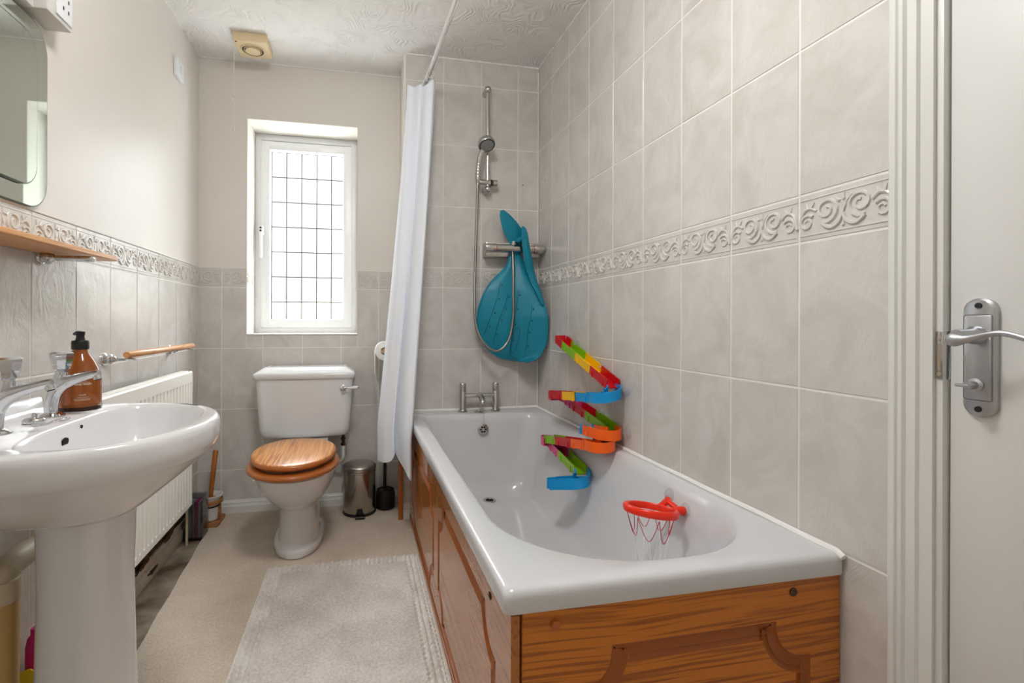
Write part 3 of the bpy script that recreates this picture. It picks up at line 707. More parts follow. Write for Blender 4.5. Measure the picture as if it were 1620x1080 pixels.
mb.box(RXF-.055, RXF-.018, RY1-.006, RY1+.001, RZ0+.01, RZ1-.01, .002); mb.box(RXF-.055, RXF-.018, RY0-.001, RY0+.006, RZ0+.01, RZ1-.01, .002)
link('casing', mb, M_rad, t)
mb = MB(); mb.lathe([(.012, 0), (.012, .014), (.016, .016), (.014, .030), (.006, .033)], (RXF-.035, RY0, RZ1-.045), (0, -1, 0), 18); link('bleed_cap', mb, M_beige2, t)
mb = MB(); mb.tube([(-.755, RY1-.002, .235), (-.755, RY1+.030, .235)], .008, 12); mb.tube([(-.755, RY1+.030, .0), (-.755, RY1+.030, .24)], .0055, 12); link('supply_pipe', mb, M_beige2, t)
mb = MB(); mb.lathe([(.012, .0), (.017, .008), (.0185, .03), (.017, .055), (.010, .060)], (-.755, RY1+.030, .236), (0, 0, 1), 20)
link('valve', mb, M_upvc, t)

# ------------------------------------------------------------ clear box of strips, toilet brush (left corner)
t = thing('clear_box', 'clear plastic box of upright grey and pink strips', 'box', (-.735, 2.50, 0))
BX0, BX1, BY0, BY1 = -.776, -.700, 2.455, 2.545
mb = MB()
for (a, b, c, d, e, g) in ((BX0, BX1, BY0, BY0+.002, .004, .196), (BX0, BX1, BY1-.002, BY1, .004, .196), (BX0, BX0+.002, BY0+.002, BY1-.002, .004, .196), (BX1-.002, BX1, BY0+.002, BY1-.002, .004, .196), (BX0, BX1, BY0, BY1, .196, .198)):
    mb.box(a, b, c, d, e, g)
link('case', mb, M_clearbox, t)
mb = MB(); mb.box(BX0, BX1, BY0, BY1, .0, .010, .001); link('case_base', mb, M_black, t)
cols = [srgb(140, 154, 158), srgb(166, 176, 178), srgb(128, 142, 150), srgb(170, 158, 172), srgb(172, 48, 120), srgb(160, 36, 108), srgb(200, 164, 198), srgb(140, 130, 156)]
for i, c in enumerate(cols):
    mb = MB(); x = BX0+.005+i*.0083; mb.box(x, x+.0066, BY0+.008, BY1-.008, .0105, .170+.006*((i*5) % 3)/2, .001); link('strip', mb, mat('strip_%d' % i, c, .6), t)
t = thing('toilet_brush', 'toilet brush with beech handle in a white pot and wooden stand', 'toilet brush', (-.724, 2.655, 0))
bx, by = -.724, 2.650
mb = MB(); mb.loft([rrect(bx-.062, bx+.058, by-.075, by+.07, .012, z) for z in (.008, .022)]); mb.box(bx-.06, bx-.045, by-.012, by+.012, .022, .125, .003)
mb.box(bx+.040, bx+.053, by-.012, by+.012, .022, .125, .003)
mb.lathe([(.050, 0), (.062, 0), (.062, .016), (.050, .016)], (bx, by, .108), (0, 0, 1), 40); link('stand', mb, wood('stained_beech', srgb(176, 120, 72), srgb(140, 88, 46), 'X', 20, .2, .5, 0), t)
mb = MB(); mb.lathe([(.030, .024), (.040, .026), (.044, .06), (.049, .125), (.060, .140), (.062, .146), (.055, .147), (.046, .13), (.040, .05), (0, .04)], (bx, by, 0), (0, 0, 1), 40, cap=False); link('pot', mb, M_ceramic, t)
mb = MB(); mb.lathe([(.0500, 0), (.0506, .002), (.0500, .006)], (bx, by, .092), (0, 0, 1), 40, cap=False); link('wire_band', mb, M_black, t)
mb = MB(); mb.tube([(bx, by, .08), (bx+.012, by-.004, .20), (bx+.030, by-.01, .365), (bx+.031, by-.01, .368)], [.010, .0115, .0125, .010], 16); link('handle', mb, M_beech_z, t)

# ------------------------------------------------------------ basin
BC = 1.205   # centre along the wall
t = thing('basin', 'white ceramic basin on a pedestal against the left wall', 'basin', (-.60, BC, 0))
def basin_loop(xo, hy, z, xb=XL+.003, e=2.3, n=64, cx=None, bulge=0):
    """D-shaped outline: flat at the wall (x=xb), bowed front reaching x=xo, half width hy"""
    pts = []
    xc = cx if cx is not None else xb+.20
    for k in range(n):
        a = -pi+2*pi*k/n; c, s_ = cos(a), sin(a)
        rx = (xo-xc) if c > 0 else (xc-xb)
        ee = 2.15 if c > 0 else 5
        x = xc+rx*math.copysign(abs(c)**(2/ee), c)
        y = BC+hy*math.copysign(abs(s_)**(2/(2.15 if c > 0 else 5)), s_)
        pts.append((x, y, z))
    return pts
ZR = .792
def bowl_loop(x0, x1, hy, z, n=64):
    xc = (x0+x1)/2-.02; pts = []
    for k in range(n):
        a = -pi+2*pi*k/n; c, s_ = cos(a), sin(a)
        rx = (x1-xc) if c > 0 else (xc-x0)
        e = 2.1 if c > 0 else 4.0
        pts.append((xc+rx*math.copysign(abs(c)**(2/e), c), BC+hy*math.copysign(abs(s_)**(2/(2.1 if c > 0 else 3.0)), s_), z))
    return pts
XO = -.318
loops = [basin_loop(-.475, .098, .604, XL+.05), basin_loop(-.455, .130, .618, XL+.03), basin_loop(-.418, .185, .648, XL+.012), basin_loop(-.374, .232, .684), basin_loop(XO-.024, .258, .712),
         basin_loop(XO-.014, .268, .722), basin_loop(XO-.005, .278, .729), basin_loop(XO, .283, .745), basin_loop(XO, .284, .772), basin_loop(XO-.002, .283, .784), basin_loop(XO-.008, .278, ZR-.001), basin_loop(XO-.014, .272, ZR),
         bowl_loop(-.618, XO-.034, .243, ZR), bowl_loop(-.616, XO-.038, .240, ZR-.002), bowl_loop(-.612, XO-.045, .234, ZR-.012), bowl_loop(-.606, XO-.057, .222, .745), bowl_loop(-.59, XO-.080, .19, .695), bowl_loop(-.565, XO-.11, .135, .655), bowl_loop(-.52, -.44, .05, .638)]
mb = MB(); mb.loft(loops, cap0=True, cap1=True)
bowl = link('bowl', mb, M_ceramic, t, sharp=55)
# raised splash lip along the wall
mb = MB()
lp = []
for zz, xo in ((ZR-.004, .018), (ZR+.014, .014), (ZR+.022, .010), (ZR+.024, .004)):
    lp.append([(XL+.003, BC-.262, zz), (XL+.003, BC+.262, zz), (XL+.003+xo*.7, BC+.262, zz), (XL+.003+xo, BC+.20, zz), (XL+.003+xo*1.25, BC, zz), (XL+.003+xo, BC-.20, zz), (XL+.003+xo*.7, BC-.262, zz)])
mb.loft(lp); link('splash_lip', mb, M_ceramic, t, sharp=30)
mb = MB(); px, py = -.576, 1.213
mb.loft([sup(px, py, rx, ry, z, 2.6) for (rx, ry, z) in ((.098, .100, .007), (.098, .100, .02), (.092, .094, .05), (.084, .088, .25), (.080, .084, .45), (.083, .088, .58), (.090, .096, .612))])
link('pedestal', mb, M_ceramic, t, sharp=50)
mb = MB(); mb.lathe([(.0115, -.001), (.0115, .003)], (-.6090, 1.185, .755), (1, 0, -.25), 20); ov = link('overflow_hole', mb, M_hole, t)
mb = MB(); mb.lathe([(.004, -.001), (.004, .003)], (-.6120, 1.255, .775), (1, 0, -.1), 12); link('chain_hole', mb, M_hole, t)
mb = MB(); mb.lathe([(.022, 0), (.022, .003), (.014, .0035), (.013, .001)], (-.5, BC, .6385), (0, 0, 1), 24); link('waste', mb, M_chrome, t)

def pillar_tap(x, y, name_label):
    t = thing('basin_tap', name_label, 'tap', (x, y, ZR), 'pillar taps on the basin')
    mb = MB()
    mb.lathe([(.026, 0), (.026, .003), (.021, .006), (.015, .010)], (x, y, ZR), (0, 0, 1), 32)
    pth = catmull([(x, y, ZR+.004), (x+.001, y, ZR+.028), (x+.005, y, ZR+.052), (x+.018, y, ZR+.072), (x+.040, y, ZR+.083), (x+.068, y, ZR+.092), (x+.096, y, ZR+.099)], 6)
    m = len(pth); mb.tube(pth, [.0125+(.0035*math.exp(-((i-17)/7)**2)) - .0050*max(0, (i-22)/(m-22)) for i in range(m)], 20)
    mb.tube([(x+.004, y, ZR+.045), (x+.012, y, ZR+.074), (x+.020, y, ZR+.098), (x+.021, y, ZR+.104)], [.010, .0135, .0130, .0115], 20)
    mb.lathe([(.0085, 0), (.0085, .010)], (x+.092, y, ZR+.094), (.25, 0, -1), 16)
    link('tap_body', mb, M_chrome, t, sharp=50)
    mb = MB(); mb.lathe([(.0115, .102), (.0115, .107), (.0170, .110), (.0245, .140), (.0245, .146), (.020, .150), (0, .151)], (x+.021, y, ZR), (0, 0, 1), 8)
    link('tap_head', mb, M_chrome, t, sharp=15)
    mb = MB(); mb.lathe([(.0065, 0), (.0065, .002)], (x+.0945, y, ZR+.0845), (.25, 0, -1), 16); link('outlet', mb, M_hole, t)
pillar_tap(-.694, 1.302, 'chrome pillar tap beside the amber soap bottle')
pillar_tap(-.692, 1.118, 'chrome pillar tap at the left edge of the picture')
# plug and ball chain on the deck
t = thing('basin_plug', 'chrome basin plug lying with its chain between the taps', 'plug', (-.672, 1.218, ZR))
mb = MB(); mb.lathe([(.019, 0), (.0205, .003), (.020, .007), (.017, .010), (.006, .012), (.005, .020), (0, .022)], (-.686, 1.225, ZR+.001), (0, 0, 1), 28); link('plug', mb, M_chrome, t)
mb = MB()
cp = catmull([(-.686, 1.222, ZR+.016), (-.672, 1.195, ZR+.003), (-.655, 1.180, ZR+.003), (-.648, 1.205, ZR+.003), (-.650, 1.235, ZR+.003), (-.640, 1.262, ZR+.003), (-.632, 1.245, ZR+.003), (-.636, 1.222, ZR+.003)], 6)
for q in cp: bmesh.ops.create_icosphere(mb.b, subdivisions=1, radius=.0022, matrix=Matrix.Translation(q))
link('ball_chain', mb, M_chrome, t)
# soap bottle
t = thing('soap_bottle', 'amber glass hand wash bottle with black pump top', 'bottle', (-.682, 1.398, ZR))
sx, sy = -.682, 1.396
amber = mat('amber_glass', srgb(170, 92, 28), .06, trans=.55, ior=1.35, coat=.5)
SR = .0445
mb = MB(); mb.lathe([(.040, .0005), (SR-.001, .003), (SR, .008), (SR, .076), (SR-.0015, .088), (.037, .106), (.029, .124), (.0195, .138), (.0160, .146), (.0160, .151), (.008, .152)], (sx, sy, ZR), (0, 0, 1), 48); bt = link('glass_body', mb, amber, t, sharp=60)
mb = MB(); mb.lathe([(.0400, .0), (SR+.0004, .002), (SR+.0006, .010), (SR+.0001, .0105)], (sx, sy, ZR), (0, 0, 1), 48); link('base_ring', mb, mat('dark_amber', srgb(48, 26, 12), .2), t)
mb = MB(); mb.lathe([(.0175, .150), (.0185, .151), (.0185, .169), (.0170, .172), (.0105, .173), (.0095, .177), (.0085, .183), (.0100, .188), (.0100, .194), (.006, .195)], (sx, sy, ZR), (0, 0, 1), 32)
mb.tube([(sx, sy, ZR+.190), (sx-.012, sy+.01, ZR+.191), (sx-.022, sy+.019, ZR+.188)], [.006, .005, .004], 12)
link('pump', mb, M_black, t)
mb = MB(); a0 = math.atan2(-1, .62)
def wrap(dz, s=1.0): return lambda u, v: (sx+(SR+.0005)*cos(a0+u/SR), sy+(SR+.0005)*sin(a0+u/SR), ZR+dz+v)
M_print = mat('label_print', srgb(225, 210, 190), .6)
add_text(mb, 'HAND WASH', .0060, wrap(.066), .00015); link('printed_name', mb, M_print, t); mb = MB(); add_text(mb, 'CALM', .0050, wrap(.040)); add_text(mb, 'LAVENDER', .0030, wrap(.074))
for dz, wd in ((.070, .030), (.034, .024), (.030, .034), (.027, .030)):
    n = 12
    vs = [[mb.v(wrap(dz)(-wd/2+wd*i/n, q)) for i in range(n+1)] for q in (0, .0007)]
    for i in range(n): mb.face([vs[0][i], vs[0][i+1], vs[1][i+1], vs[1][i]])
link('printed_label', mb, M_print, t)

# ------------------------------------------------------------ pipes and caddy beneath the basin
t = thing('waste_pipe', 'beige waste pipe with tee under the basin', 'pipe', (-.745, 1.20, 0))
wx, wy = -.734, 1.205
mb = MB(); mb.tube([(wx, wy, 0), (wx, wy, .44)], .030, 28); link('pipe', mb, M_beige, t)
mb = MB(); mb.lathe([(.034, 0), (.0345, .002), (.0345, .040), (.033, .045)], (wx, wy, .425), (0, 0, 1), 32)
mb.tube(catmull([(wx, wy, .45), (wx, wy, .468), (wx+.003, wy+.012, .486), (wx+.006, wy+.035, .492), (wx+.006, wy+.085, .492)], 5), [.0295]*5+[.0275]*6+[.0260]*10, 24)
link('elbow', mb, M_beige2, t)
mb = MB(); mb.tube([(wx+.006, wy+.07, .492), (wx+.006, wy+.30, .492)], .0235, 24); link('pipe', mb, M_beige, t)
mb = MB()
add_text(mb, 'SPE', .012, lambda u, v: (wx+.006+.0240*cos((v)/.024), wy+.10-u, .492-.0240*sin(v/.024)), .0003)
link('printed_mark', mb, M_black, t); mb = MB()
add_text(mb, 'UPVC', .022, lambda u, v: (wx+.0304*cos(-.75+v/.0304), wy+.0304*sin(-.75+v/.0304), .225+u), .0005)
link('printed_mark', mb, M_black, t)
mb = MB(); mb.tube(catmull([(-.70, 1.02, .66), (-.705, 1.06, .595), (-.72, 1.12, .592), (-.74, 1.17, .62), (-.75, 1.19, .70)], 6), .006, 12)
tag(link('tap_hose', mb, mat('dark_green_hose', srgb(50, 62, 50), .4), loc=(-.72, 1.12, .592)), 'dark thin hose curving beneath the basin edge', 'hose')
t = thing('storage_caddy', 'dark caddy on the floor behind the basin pedestal', 'caddy', (-.74, 1.37, 0))
mb = MB()
for (a, b, c, d, e, g) in ((-.79, -.675, 1.335, 1.34, .006, .150), (-.79, -.675, 1.44, 1.445, .006, .150), (-.79, -.785, 1.335, 1.445, .006, .150), (-.68, -.675, 1.335, 1.445, .006, .150), (-.79, -.675, 1.335, 1.445, 0, .008)): mb.box(a, b, c, d, e, g, .001)
link('tray', mb, mat('dark_plastic', srgb(44, 44, 52), .4), t)
mb = MB(); mb.lathe([(.018, 0), (.019, .004), (.019, .22), (.015, .24), (.009, .248), (.009, .262), (.0, .263)], (-.762, 1.368, .0085), (0, 0, 1), 28)
tag(link('cleaner_bottle', mb, mat('magenta_plastic', srgb(206, 24, 112), .35), loc=(-.762, 1.368, .0085)), 'bright pink plastic bottle peeking out behind the basin pedestal', 'bottle')
mb = MB(); rows = []
for i in range(14):
    k_ = i/13; y = 1.300+.026*k_
    rows.append([(-.788+.085*j/9, y+.006*noise.noise(Vector((i*.6, j*.7, 3))), .0085+.190*k_-.03*k_*abs(j/9-.4)) for j in range(10)])
mb.sheet(rows, .003)
tag(link('duster', mb, mat('yellow_cloth', srgb(232, 204, 40), .8), loc=(-.745, 1.31, .008)), 'yellow cloth standing against the dark caddy under the basin', 'cloth')

# ------------------------------------------------------------ toilet
TX = -.262
t = thing('toilet', 'white close coupled toilet with oak seat below the window', 'toilet', (TX, 2.4, 0))
mb = MB()
def pan(rx, yf, yb, z, e=2.2): 
    cy = (yf+yb)/2; return sup(TX, cy, rx, (yb-yf)/2, z, e, 56)
mb.loft([pan(.104, 2.166, 2.60, .008), pan(.108, 2.160, 2.60, .012), pan(.108, 2.160, 2.60, .034), pan(.105, 2.164, 2.60, .041), pan(.098, 2.174, 2.60, .045), pan(.091, 2.186, 2.60, .0465), pan(.088, 2.192, 2.60, .056), pan(.086, 2.196, 2.60, .13), pan(.088, 2.190, 2.60, .19),
         pan(.096, 2.165, 2.58, .215), pan(.118, 2.125, 2.56, .240), pan(.143, 2.070, 2.54, .285), pan(.161, 2.020, 2.52, .335), pan(.170, 1.990, 2.50, .375), pan(.172, 1.982, 2.50, .388), pan(.168, 1.988, 2.50, .393), pan(.13, 2.03, 2.44, .393), pan(.12, 2.05, 2.40, .37), pan(.08, 2.12, 2.34, .24), pan(.04, 2.2, 2.3, .20)])
mb.loft([rrect(TX-.115, TX+.115, 2.44, 2.74, .03, z) for z in (.34, .36, .415, .420)])
link('pan', mb, M_ceramic, t, sharp=55)
def oval(rx, yf, yb, z, n=64): cy = yb-(yb-yf)*.46; return [(TX-.004+rx*cos(2*pi*k/n), cy+((yb-cy) if sin(2*pi*k/n) > 0 else (cy-yf))*math.copysign(abs(sin(2*pi*k/n))**.93, sin(2*pi*k/n)), z) for k in range(n)]
mb = MB()
A = [oval(.178, 1.965, 2.405, .397), oval(.186, 1.955, 2.412, .403), oval(.187, 1.953, 2.413, .410), oval(.182, 1.960, 2.408, .418), oval(.174, 1.968, 2.40, .420), oval(.115, 2.03, 2.33, .420), oval(.108, 2.04, 2.32, .412), oval(.108, 2.04, 2.32, .397)]
rs = [mb.ring(l) for l in A]
for a, b in zip(rs, rs[1:]): mb.bridge(a, b)
mb.bridge(rs[-1], rs[0]); link('seat_ring', mb, M_oak_edge, t, sharp=60)
tl = .012
def lz_(p, z0): return (p[0], p[1], z0+p[2]-.43+(2.40-p[1])*tl*-1+.004)
mb = MB()
mb.loft([[lz_(p, .43) for p in oval(.166, 1.985, 2.425, .432)], [lz_(p, .43) for p in oval(.173, 1.977, 2.43, .438)], [lz_(p, .43) for p in oval(.174, 1.976, 2.431, .446)], [lz_(p, .43) for p in oval(.170, 1.982, 2.428, .454)]], mi=1, cap1=False)
mb.loft([[lz_(p, .43) for p in oval(.170, 1.982, 2.428, .454)], [lz_(p, .43) for p in oval(.160, 1.993, 2.42, .457)], [lz_(p, .43) for p in oval(.06, 2.10, 2.30, .459)]], cap0=False)
bmesh.ops.remove_doubles(mb.b, verts=mb.b.verts, dist=1e-6)
link('seat_lid', mb, [M_oak_seat, M_oak_edge], t, sharp=60)
mb = MB()
for dx in (-.07, .07): mb.lathe([(.011, 0), (.011, .03)], (TX+dx-.015, 2.438, .432), (1, 0, 0), 16)
mb.box(TX-.10, TX+.09, 2.43, 2.448, .420, .430, .002); link('hinge', mb, M_chrome, t)
mb = MB()
for (x, y) in ((TX-.13, 2.03), (TX+.13, 2.05)): mb = MB(); mb.lathe([(.008, 0), (.006, .006)], (x, y, .3925), (0, 0, 1), 12); link('seat_buffer', mb, M_caulk, t)
# cistern
CX = -.262
def cloop(hw, yf, z, r=.035, bow=.012, yb=2.766, n=10):
    pts = rrect(CX-hw, CX+hw, yf, yb, (.012, .012, r, r), z, n)
    # subdivide the front edge with a bow
    out = []
    for i, p in enumerate(pts):
        out.append(p)
        q = pts[(i+1) % len(pts)]
        if abs(p[1]-q[1]) < 1e-6 and p[1] < yf+.01 and abs(q[0]-p[0]) > .1:
            for k in range(1, 12): out.append((p[0]+(q[0]-p[0])*k/12, p[1], z))
    return [(x, y-(bow*(1-((x-CX)/hw)**2) if y < yf+.09 else 0), z) for x, y, z in out]
mb = MB()
mb.loft([cloop(.185, 2.60, .424, .03), cloop(.205, 2.585, .430, .035), cloop(.216, 2.577, .445, .04), cloop(.221, 2.573, .470), cloop(.230, 2.567, .60), cloop(.237, 2.562, .735)])
link('cistern', mb, M_ceramic, t, sharp=50)
mb = MB()
mb.loft([cloop(.241, 2.556, .724, .02), cloop(.2455, 2.552, .728, .022), cloop(.2465, 2.551, .745, .022), cloop(.244, 2.553, .752, .022), cloop(.236, 2.561, .757, .022), cloop(.233, 2.564, .759, .022), cloop(.222, 2.574, .766, .03), cloop(.205, 2.59, .777, .03), cloop(.198, 2.60, .780, .03), cloop(.185, 2.61, .7805, .03)])
link('cistern_lid', mb, M_ceramic, t, sharp=50)
mb = MB(); fy = 2.556
mb.lathe([(.015, 0), (.0155, .004), (.010, .007), (.008, .022), (.0095, .026), (.006, .029)], (-.074, fy, .676), (0, -1, 0), 24)
mb.tube([(-.074, fy-.020, .676), (-.052, fy-.022, .677)], .005, 12); fl_ = link('flush_lever', mb, M_chrome, t); mb = MB(); mb.lathe([(.005, 0), (.006, .004), (.0025, .008), (.001, .012)], (-.002, fy-.024, .679), (1, 0, 0), 12); link('finial', mb, M_chrome, fl_)
mb = MB(); mb.lathe([(.0055, 0), (.0065, .004), (.0060, .012), (.0090, .036), (.0085, .046), (.006, .05)], (-.052, fy-.022, .677), (1, -.04, .04), 16); link('lever_grip', mb, M_ceramic, fl_)
mb = MB(); mb.tube([(-.075, 2.66, .44), (-.075, 2.66, .36)], .008, 12)
for z in (.425, .395, .365): mb.lathe([(.011, -.007), (.013, -.005), (.013, .005), (.011, .007)], (-.075, 2.66, z), (0, 0, 1), 8)
link('supply_valve', mb, M_brass, t)
mb = MB(); mb.tube(catmull([(-.075, 2.66, .36), (-.075, 2.662, .31), (-.080, 2.67, .285), (-.105, 2.69, .265), (-.15, 2.73, .255)], 6), .009, 14); link('supply_pipe', mb, M_white, t)

# ------------------------------------------------------------ pedal bin, black brush, toilet roll
t = thing('pedal_bin', 'small stainless steel pedal bin beside the toilet', 'bin', (.010, 2.648, 0))
bx, by = .010, 2.645
mb = MB(); mb.lathe([(.083, .006), (.084, .008), (.084, .218), (.086, .220), (.086, .226), (.084, .228)], (bx, by, .006), (0, 0, 1), 64); link('bin_body', mb, M_steel, t)
mb = MB(); mb.lathe([(.0845, 0), (.0865, .002), (.0865, .018), (.083, .024), (.070, .030), (.04, .034), (0, .035)], (bx, by, .235), (0, 0, 1), 64, cap=False); link('bin_lid', mb, mat('brushed_steel', srgb(176, 172, 166), .3, 1), t)
mb = MB(); mb.lathe([(.086, 0), (.0875, .002), (.0875, .010), (.085, .014)], (bx, by, .0085), (0, 0, 1), 64); link('bin_foot', mb, M_black, t)
mb = MB(); mb.box(bx-.022, bx+.028, by-.114, by-.080, .010, .020, .003); mb.prism([(-.020, .02), (.026, .02), (.014, .046), (-.008, .046)], lambda u, v, o: (bx+u, by-.086-o, v), 0, .006); link('pedal', mb, M_black, t)
mb = MB(); mb.box(bx-.024, bx+.030, by-.116, by-.112, .019, .022, .001); link('pedal_trim', mb, M_steel, t)
t = thing('toilet_brush', 'black toilet brush and holder between bin and curtain', 'toilet brush', (.150, 2.68, 0))
bx, by = .148, 2.678
mb = MB(); mb.lathe([(.046, .007), (.051, .010), (.051, .085), (.047, .10), (.046, .104), (.043, .104), (.042, .08), (0, .075)], (bx, by, .002), (0, 0, 1), 40, cap=True); link('holder', mb, M_black, t)
mb = MB(); mb.tube([(bx-.004, by, .07), (bx-.003, by, .20), (bx, by, .44)], .0085, 12); mb.lathe([(.030, .08), (.036, .095), (.036, .104), (.015, .11)], (bx, by, .0), (0, 0, 1), 24); link('handle', mb, M_black, t)
t = thing('toilet_roll', 'white toilet roll on a wooden peg beside the curtain', 'toilet roll', (.135, 2.65, .87))
rx, rz, ry0, ry1 = .137, .858, 2.595, 2.695
mb = MB(); n = 40
mb.lathe([(.020, 0), (.047, 0), (.049, .002), (.049, .098), (.047, .10), (.020, .10), (.020, 0)], (rx, ry0, rz), (0, 1, 0), n, cap=False); link('paper_roll', mb, M_paper, t, sharp=50)
mb = MB(); rows = [[(rx-.049-.0005+.0, y, z) for y in [ry0+.003+.094*i/4 for i in range(5)]] for z in (rz, rz-.06, rz-.12)] + [[(rx-.049+.004*k, y, rz-.12-.028*k) for y in [ry0+.003+.094*i/4 for i in range(5)]] for k in (1, 2, 3)]
mb.sheet(rows, .0008); link('loose_sheet', mb, M_paper, t)
t2 = thing('roll_holder', 'chrome and wood toilet roll holder on the boxed corner', 'holder', (XJ, 2.60, .86))
mb = MB(); mb.tube([(rx, ry0-.012, rz+.002), (rx, ry0-.010, rz+.002), (rx, ry1+.02, rz+.002)], [.011, .013, .013], 18); link('peg', mb, M_beech, t2)
mb = MB(); mb.tube([(XJ-.003, ry0-.005, rz-.012), (rx+.004, ry0-.005, rz-.012)], .005, 12); mb.lathe([(.017, 0), (.017, .004), (.009, .012)], (XJ-.0025, ry0-.005, rz-.012), (-1, 0, 0), 20)
link('bracket', mb, M_chrome, t2); mb = MB(); mb.tube([(XJ-.003, ry1+.015, rz-.012), (rx+.004, ry1+.015, rz-.012)], .005, 12); mb.lathe([(.017, 0), (.017, .004), (.009, .012)], (XJ-.0025, ry1+.015, rz-.012), (-1, 0, 0), 20); link('bracket', mb, M_chrome, t2)
mb = MB(); mb.box(.203, .2265, 2.492, 2.5145, .0, .42, .001)
tag(link('timber_batten', mb, M_oak_edge, loc=(.215, 2.5, 0)), 'upright pine batten at the corner under the shower curtain', 'batten')

# ------------------------------------------------------------ rug
RX0, RX1, RY0_, RY1_ = -.355, .254, 1.235, 2.104
mb = MB(); rows = []; nx, ny = 150, 214
def rug_h(u, v):
    """height over the rug: plush centre, tufted border band"""
    d = min(u-RX0, RX1-u, RY1_-v, v-RY0_)
    if d < .006: return .007
    if d < .060:
        a, b = u/.0185, v/.0215
        b2 = b+(.5 if int(math.floor(a)) % 2 else 0)
        fa, fb = a-math.floor(a)-.5, b2-math.floor(b2)-.5
        return .0050+.0115*max(0, 1-4.2*(fa*fa+fb*fb))
    return .0115+.0015*noise.noise(Vector((u*9, v*9, 1)))
for j in range(ny+1):
    v = RY0_+(RY1_-RY0_)*j/ny
    rows.append([Vector((RX0+(RX1-RX0)*i/nx, v, 0)) for i in range(nx+1)])
A = [[None]*(nx+1) for _ in range(ny+1)]
for j in range(ny+1):
    for i in range(nx+1):
        p = rows[j][i]; tilt = .018*(p.x-RX0)/(RX1-RX0)
        lift = .006*math.exp(-((p.x-RX0)/.012)**2)*max(0, sin((p.y-1.2)*3.4))
        A[j][i] = mb.v((p.x, p.y-.018*(RX1-p.x)/(RX1-RX0)*0+tilt*0, .0075+rug_h(p.x, p.y)-.004+lift))
for j in range(ny):
    for i in range(nx):
        u, v = rows[j][i].x, rows[j][i].y; d = min(u-RX0, RX1-u, RY1_-v, v-RY0_)
        mb.face([A[j][i], A[j][i+1], A[j+1][i+1], A[j+1][i]], 1 if d < .060 else 0)
border = [A[0][i] for i in range(nx+1)]+[A[j][nx] for j in range(1, ny+1)]+[A[ny][i] for i in range(nx-1, -1, -1)]+[A[j][0] for j in range(ny-1, 0, -1)]
low = [mb.v((q.co.x, q.co.y, .0080)) for q in border]; mb.bridge(border, low, 1); mb.face(low, 1)
rug = tag(link('bath_mat', mb, [M_rug, M_rug_b], loc=(-.05, 1.67, .008)), 'pale grey plush bath mat with tufted border on the carpet', 'mat')

# ------------------------------------------------------------ bath
BX0, BX1, BY0, BY1, BZ = .246, .956, .805, 2.513, .552
t = thing('bathtub', 'white acrylic bathtub along the right wall', 'bathtub', (.6, 1.66, .0))
IN = dict(x0=.308, x1=.915, y0=.862, y1=2.392)
def il(dx0, dx1, dy0, dy1, rn, rf, z): return rrect(IN['x0']+dx0, IN['x1']-dx1, IN['y0']+dy0, IN['y1']-dy1, (rf, rf, rn, rn), z, 12)
mb = MB()
o = (.012,)*4
loops = [rrect(BX0+.018, BX1-.01, BY0+.018, BY1-.004, (.004, .004, .006, .004), .512, 12), rrect(BX0+.002, BX1, BY0+.002, BY1, (.004, .004, .014, .006), .509, 12), rrect(BX0, BX1, BY0, BY1, (.004, .004, .015, .006), .514, 12), rrect(BX0, BX1, BY0, BY1, (.004, .004, .015, .006), .538, 12),
         rrect(BX0+.002, BX1, BY0+.002, BY1, (.004, .004, .016, .006), .5455, 12), rrect(BX0+.007, BX1-.001, BY0+.007, BY1, (.004, .004, .018, .006), .5505, 12), rrect(BX0+.013, BX1-.002, BY0+.014, BY1, (.004, .004, .02, .006), BZ, 12),
         il(-.012, -.010, -.006, -.012, .285, .09, BZ-.001), il(-.004, -.003, -.002, -.004, .280, .085, BZ-.003), il(.003, .006, .004, .003, .275, .085, BZ-.010), il(.010, .014, .014, .009, .27, .085, .520),
         il(.030, .036, .075, .020, .25, .09, .42), il(.050, .058, .17, .034, .22, .10, .31), il(.066, .076, .28, .050, .19, .10, .225), il(.085, .095, .36, .070, .17, .10, .178), il(.115, .125, .42, .090, .15, .10, .161), il(.20, .20, .6, .20, .06, .06, .159)]
mb.loft(loops, cap0=False)
link('tub', mb, M_acrylic, t, sharp=50)
mb = MB()
mb.tube([(BX0+.01, BY1-.001, BZ+.002), (BX1-.004, BY1-.001, BZ+.003), (BX1-.004, BY1-.001, BZ+.003)], .0075, 8)
mb.tube([(BX1-.006, BY1-.004, BZ+.002)]+[(BX1-.006, y, BZ+.0015+.001*sin(y*40)) for y in [2.4-i*.1 for i in range(16)]]+[(BX1-.006, BY0+.01, BZ+.001), (BX1-.005, BY0-.004, BZ-.006)], .0072, 8)
mb.tube([(BX1-.003, BY1-.001, BZ), (BX1-.003, BY1-.001, 2.36)], .0035, 6)
link('sealant_bead', mb, M_caulk, t)
mb = MB()
oc = (.612, IN['y1']-.0245, .478)
mb.lathe([(.026, -.004), (.028, .003), (.027, .006), (.020, .008), (.018, .006), (.0, .006)], oc, (0, -1, .08), 32); ovf = link('overflow', mb, M_chrome_d, t)
mb = MB()
for k in range(6):
    a = k*pi/3; mb.lathe([(.0045, 0), (.0045, .0025)], (oc[0]+.012*cos(a), oc[1]-.006, oc[2]+.012*sin(a)), (0, -1, .08), 12)
link('overflow_slot', mb, M_hole, ovf)
mb = MB(); mb.lathe([(.030, 0), (.032, .002), (.030, .004), (.022, .003), (.020, .0)], (.618, 2.262, .1600), (0, 0, 1), 32); dr = link('drain', mb, M_chrome_d, t)
